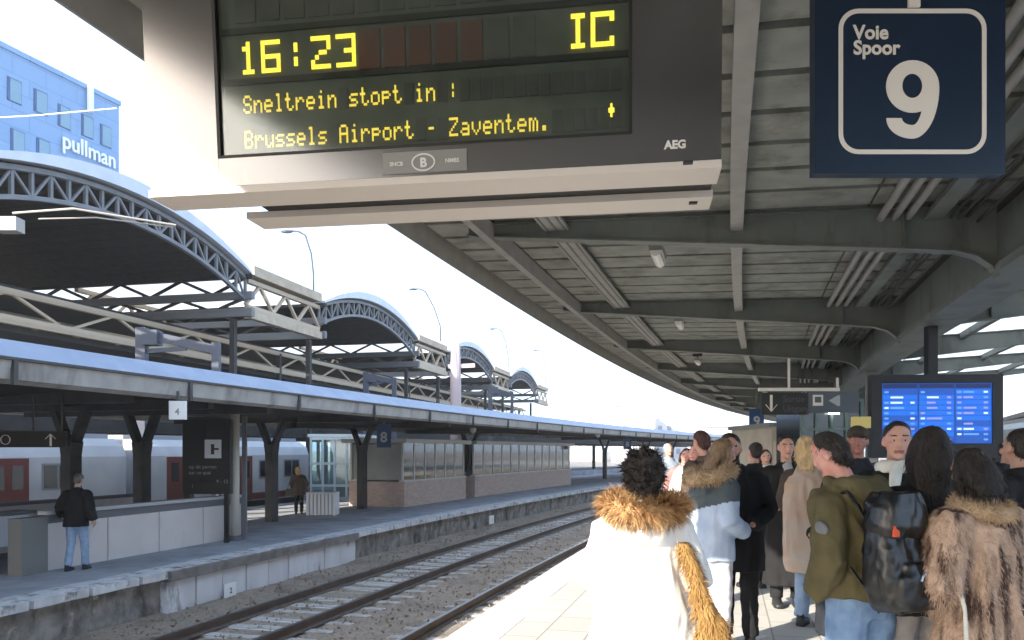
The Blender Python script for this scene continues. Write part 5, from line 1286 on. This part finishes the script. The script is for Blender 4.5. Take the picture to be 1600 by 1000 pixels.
person('distant woman in brown coat between the bearded man and the long open coat', px_x(1192, 12.0), 12.0, 1.66, 175, dict(FAR, seed=17, hair='bob', hair_name='brown', hair_col=(.05, .022, .018), trousers=blk_t, wear=(('coat', coat('brown_wool', SHORT)), ('scarf', fur_ring(pale_scarf, .08, .08, 1.47, 0, .045, 0, .01, .01)))))
person('person in dark jacket standing far right beyond the screen legs', px_x(1568, 9.5), 9.5, 1.76, 200, dict(FAR, seed=18, hair='short', trousers=blk_t, wear=(('coat', coat('navy_wool', SHORT)),)))
# the two on the left platform
lq = on(119, 891, ZL)
person('man in black jacket and pale jeans walking away on the left platform', lq.x, lq.y, 1.77, 4, dict(seed=19, hair='short', hair_name='pepper', hair_col=(.09, .085, .08), voxel=.012, skin=(.5, .36, .28), strands=200, head=(0, -14, 0), lean=(0, .1), arms=(((.27, -.06, 1.14), (.29, .03, .92)), ((-.28, -.05, 1.14), (-.33, .16, 1.0))), trousers=jeans_l, stance=((.1, .14, .02), (-.1, -.1, .05)),
    wear=(('jacket', coat('black_wool', [(.80, .225, .16)] + SHORT[1:], (.1, .088, .075))),)), ZL)
lq = on(467, 803, ZL)
person('blonde woman in dark coat with black handbag on the left platform', lq.x, lq.y, 1.64, 15, dict(seed=20, hair='blond', hair_name='blonde', hair_col=(.42, .29, .15), voxel=.014, strands=200, arms=POCKET, trousers=blk_t, wear=(('coat', coat('brown_wool', [(.70, .22, .16)] + SHORT[1:])), ('bag_strap', tube_wear(black, [(-.17, .02, 1.42), (-.26, -.05, 1.2), (-.3, -.02, 1.0)], .012)))), ZL)
m_leather = mat('black_leather', (.006, .006, .0065), .36, col2=(.010, .010, .0105), scale=9, bump=.2, bscale=25, spec=.6)
hb_ = thing('handbag', (lq.x - .3, lq.y - .02, ZL + .62), 'small black handbag on the arm of the blonde woman', 'bag')
MB().loft([[V((lq.x - .3, lq.y - .02, ZL + .62)) + V((x * a, y_ * .07, z)) for x, y_ in ((-1, -1), (1, -1), (1, 1), (-1, 1))] for z, a in ((0, .15), (.12, .16), (.26, .11))]).build('bag_body', m_leather, hb_)
MB().tube([V((lq.x - .38, lq.y - .02, ZL + .86)), V((lq.x - .36, lq.y - .02, ZL + 1.02)), V((lq.x - .26, lq.y - .02, ZL + 1.03)), V((lq.x - .22, lq.y - .02, ZL + .86))], .012, 6).build('handle', m_leather, hb_)
# ---- the backpack on the olive man's back
def in_man(q):
    a = R(26); q = ((q[0] - .05) * 1.15 - .085, q[1] * 1.0, (q[2] - 1.05) * 1.1 + 1.16)
    return V((px_x(1348, 4.1) + q[0] * math.cos(a) - q[1] * math.sin(a), 4.1 + q[0] * math.sin(a) + q[1] * math.cos(a), q[2]))
bk = thing('backpack', in_man((.05, -.28, .86)), 'slouching black leather backpack with small red tag on the olive jacket', 'backpack')
b = MB()
for z, wd, dp, cy in (): pass
rows = [(.80, .105, .07, .06, -.26), (.84, .145, .10, .06, -.27), (.95, .155, .115, .06, -.275), (1.08, .145, .105, .055, -.26), (1.19, .125, .085, .05, -.235), (1.27, .10, .06, .05, -.21), (1.31, .06, .035, .05, -.20)]
b.loft([[in_man(q) for q in ring(r_[3], r_[4], r_[0], r_[1], r_[2], 20, 2.8)] for r_ in rows])
b.loft([[in_man(q) for q in ring(.065, -.37, z, a, c_, 16, 2.8)] for z, a, c_ in ((.82, .085, .035), (.86, .115, .05), (.96, .115, .05), (1.02, .09, .03))])
off = WL[bk.name]; 
def bagmesh(b, name, m, amp=.012, vx=.008, sd=4):
    me = fuse(b, name, [m], vx, 2, folds(amp, sd, 7, 13))
    for v in me.vertices: v.co -= off
    return link(name, me, bk)
bagmesh(b, 'bag_body', m_leather, .016)
b = MB().loft([[in_man(q) for q in ring(.052, -.255 - .01 * i, z, a, c_, 18, 2.6)] for i, (z, a, c_) in enumerate(((1.12, .125, .10), (1.17, .142, .115), (1.25, .13, .09), (1.315, .085, .055)))])
bagmesh(b, 'flap', m_leather, .008)
for s in (-1, 1):
    b = MB().tube([in_man(q) for q in ((.05 + s * .10, -.20, 1.17), (.075 + s * .115, -.135, 1.25), (.10 + s * .12, -.05, 1.31), (.11 + s * .12, .05, 1.27))], .022, 8, flat=.4, round_ends=True); bagmesh(b, 'shoulder_strap', m_leather, 0)
b = MB().tube([in_man(q) for q in ((-.03, -.24, .80), (-.06, -.19, .90), (-.10, -.15, .98))], .016, 8, flat=.4, round_ends=True); bagmesh(b, 'side_strap', m_leather, 0)
q = in_man((-.045, -.35, 1.155)); MB().box(q, (.035, .012, .05), (V((math.cos(R(26)), math.sin(R(26)), 0)), V((-math.sin(R(26)), math.cos(R(26)), 0)), Z)).build('tag', mat('tag_red', (.62, .08, .03), .5), bk)
b = MB().tube([in_man((.07 + .05 * math.cos(a), -.425, .95 + .035 * math.sin(a))) for a in [i * math.pi / 6 for i in range(7)]], .007, 6); b.build('zip', mat('zip_metal', (.4, .4, .4), .3, .8), bk)

bpy.data.scenes.remove(TMP)

# ================================================================ HAZE (volume added to wash out the distance like lens glare)
hz = MB().box((0, 190, 24), (900, 560, 51)).build('glare_haze', [])
hm0 = bpy.data.materials.new('glare_haze_air'); hm0.use_nodes = True; n = hm0.node_tree; n.nodes.remove(n.nodes['Principled BSDF'])
pv_ = n.nodes.new('ShaderNodeVolumePrincipled'); pv_.inputs['Color'].default_value = (.93, .96, 1, 1); pv_.inputs['Density'].default_value = .00045; pv_.inputs['Anisotropy'].default_value = .0
n.links.new(pv_.outputs[0], n.nodes['Material Output'].inputs['Volume'])
hz.data.materials.append(hm0); tag(hz, kind='stuff')
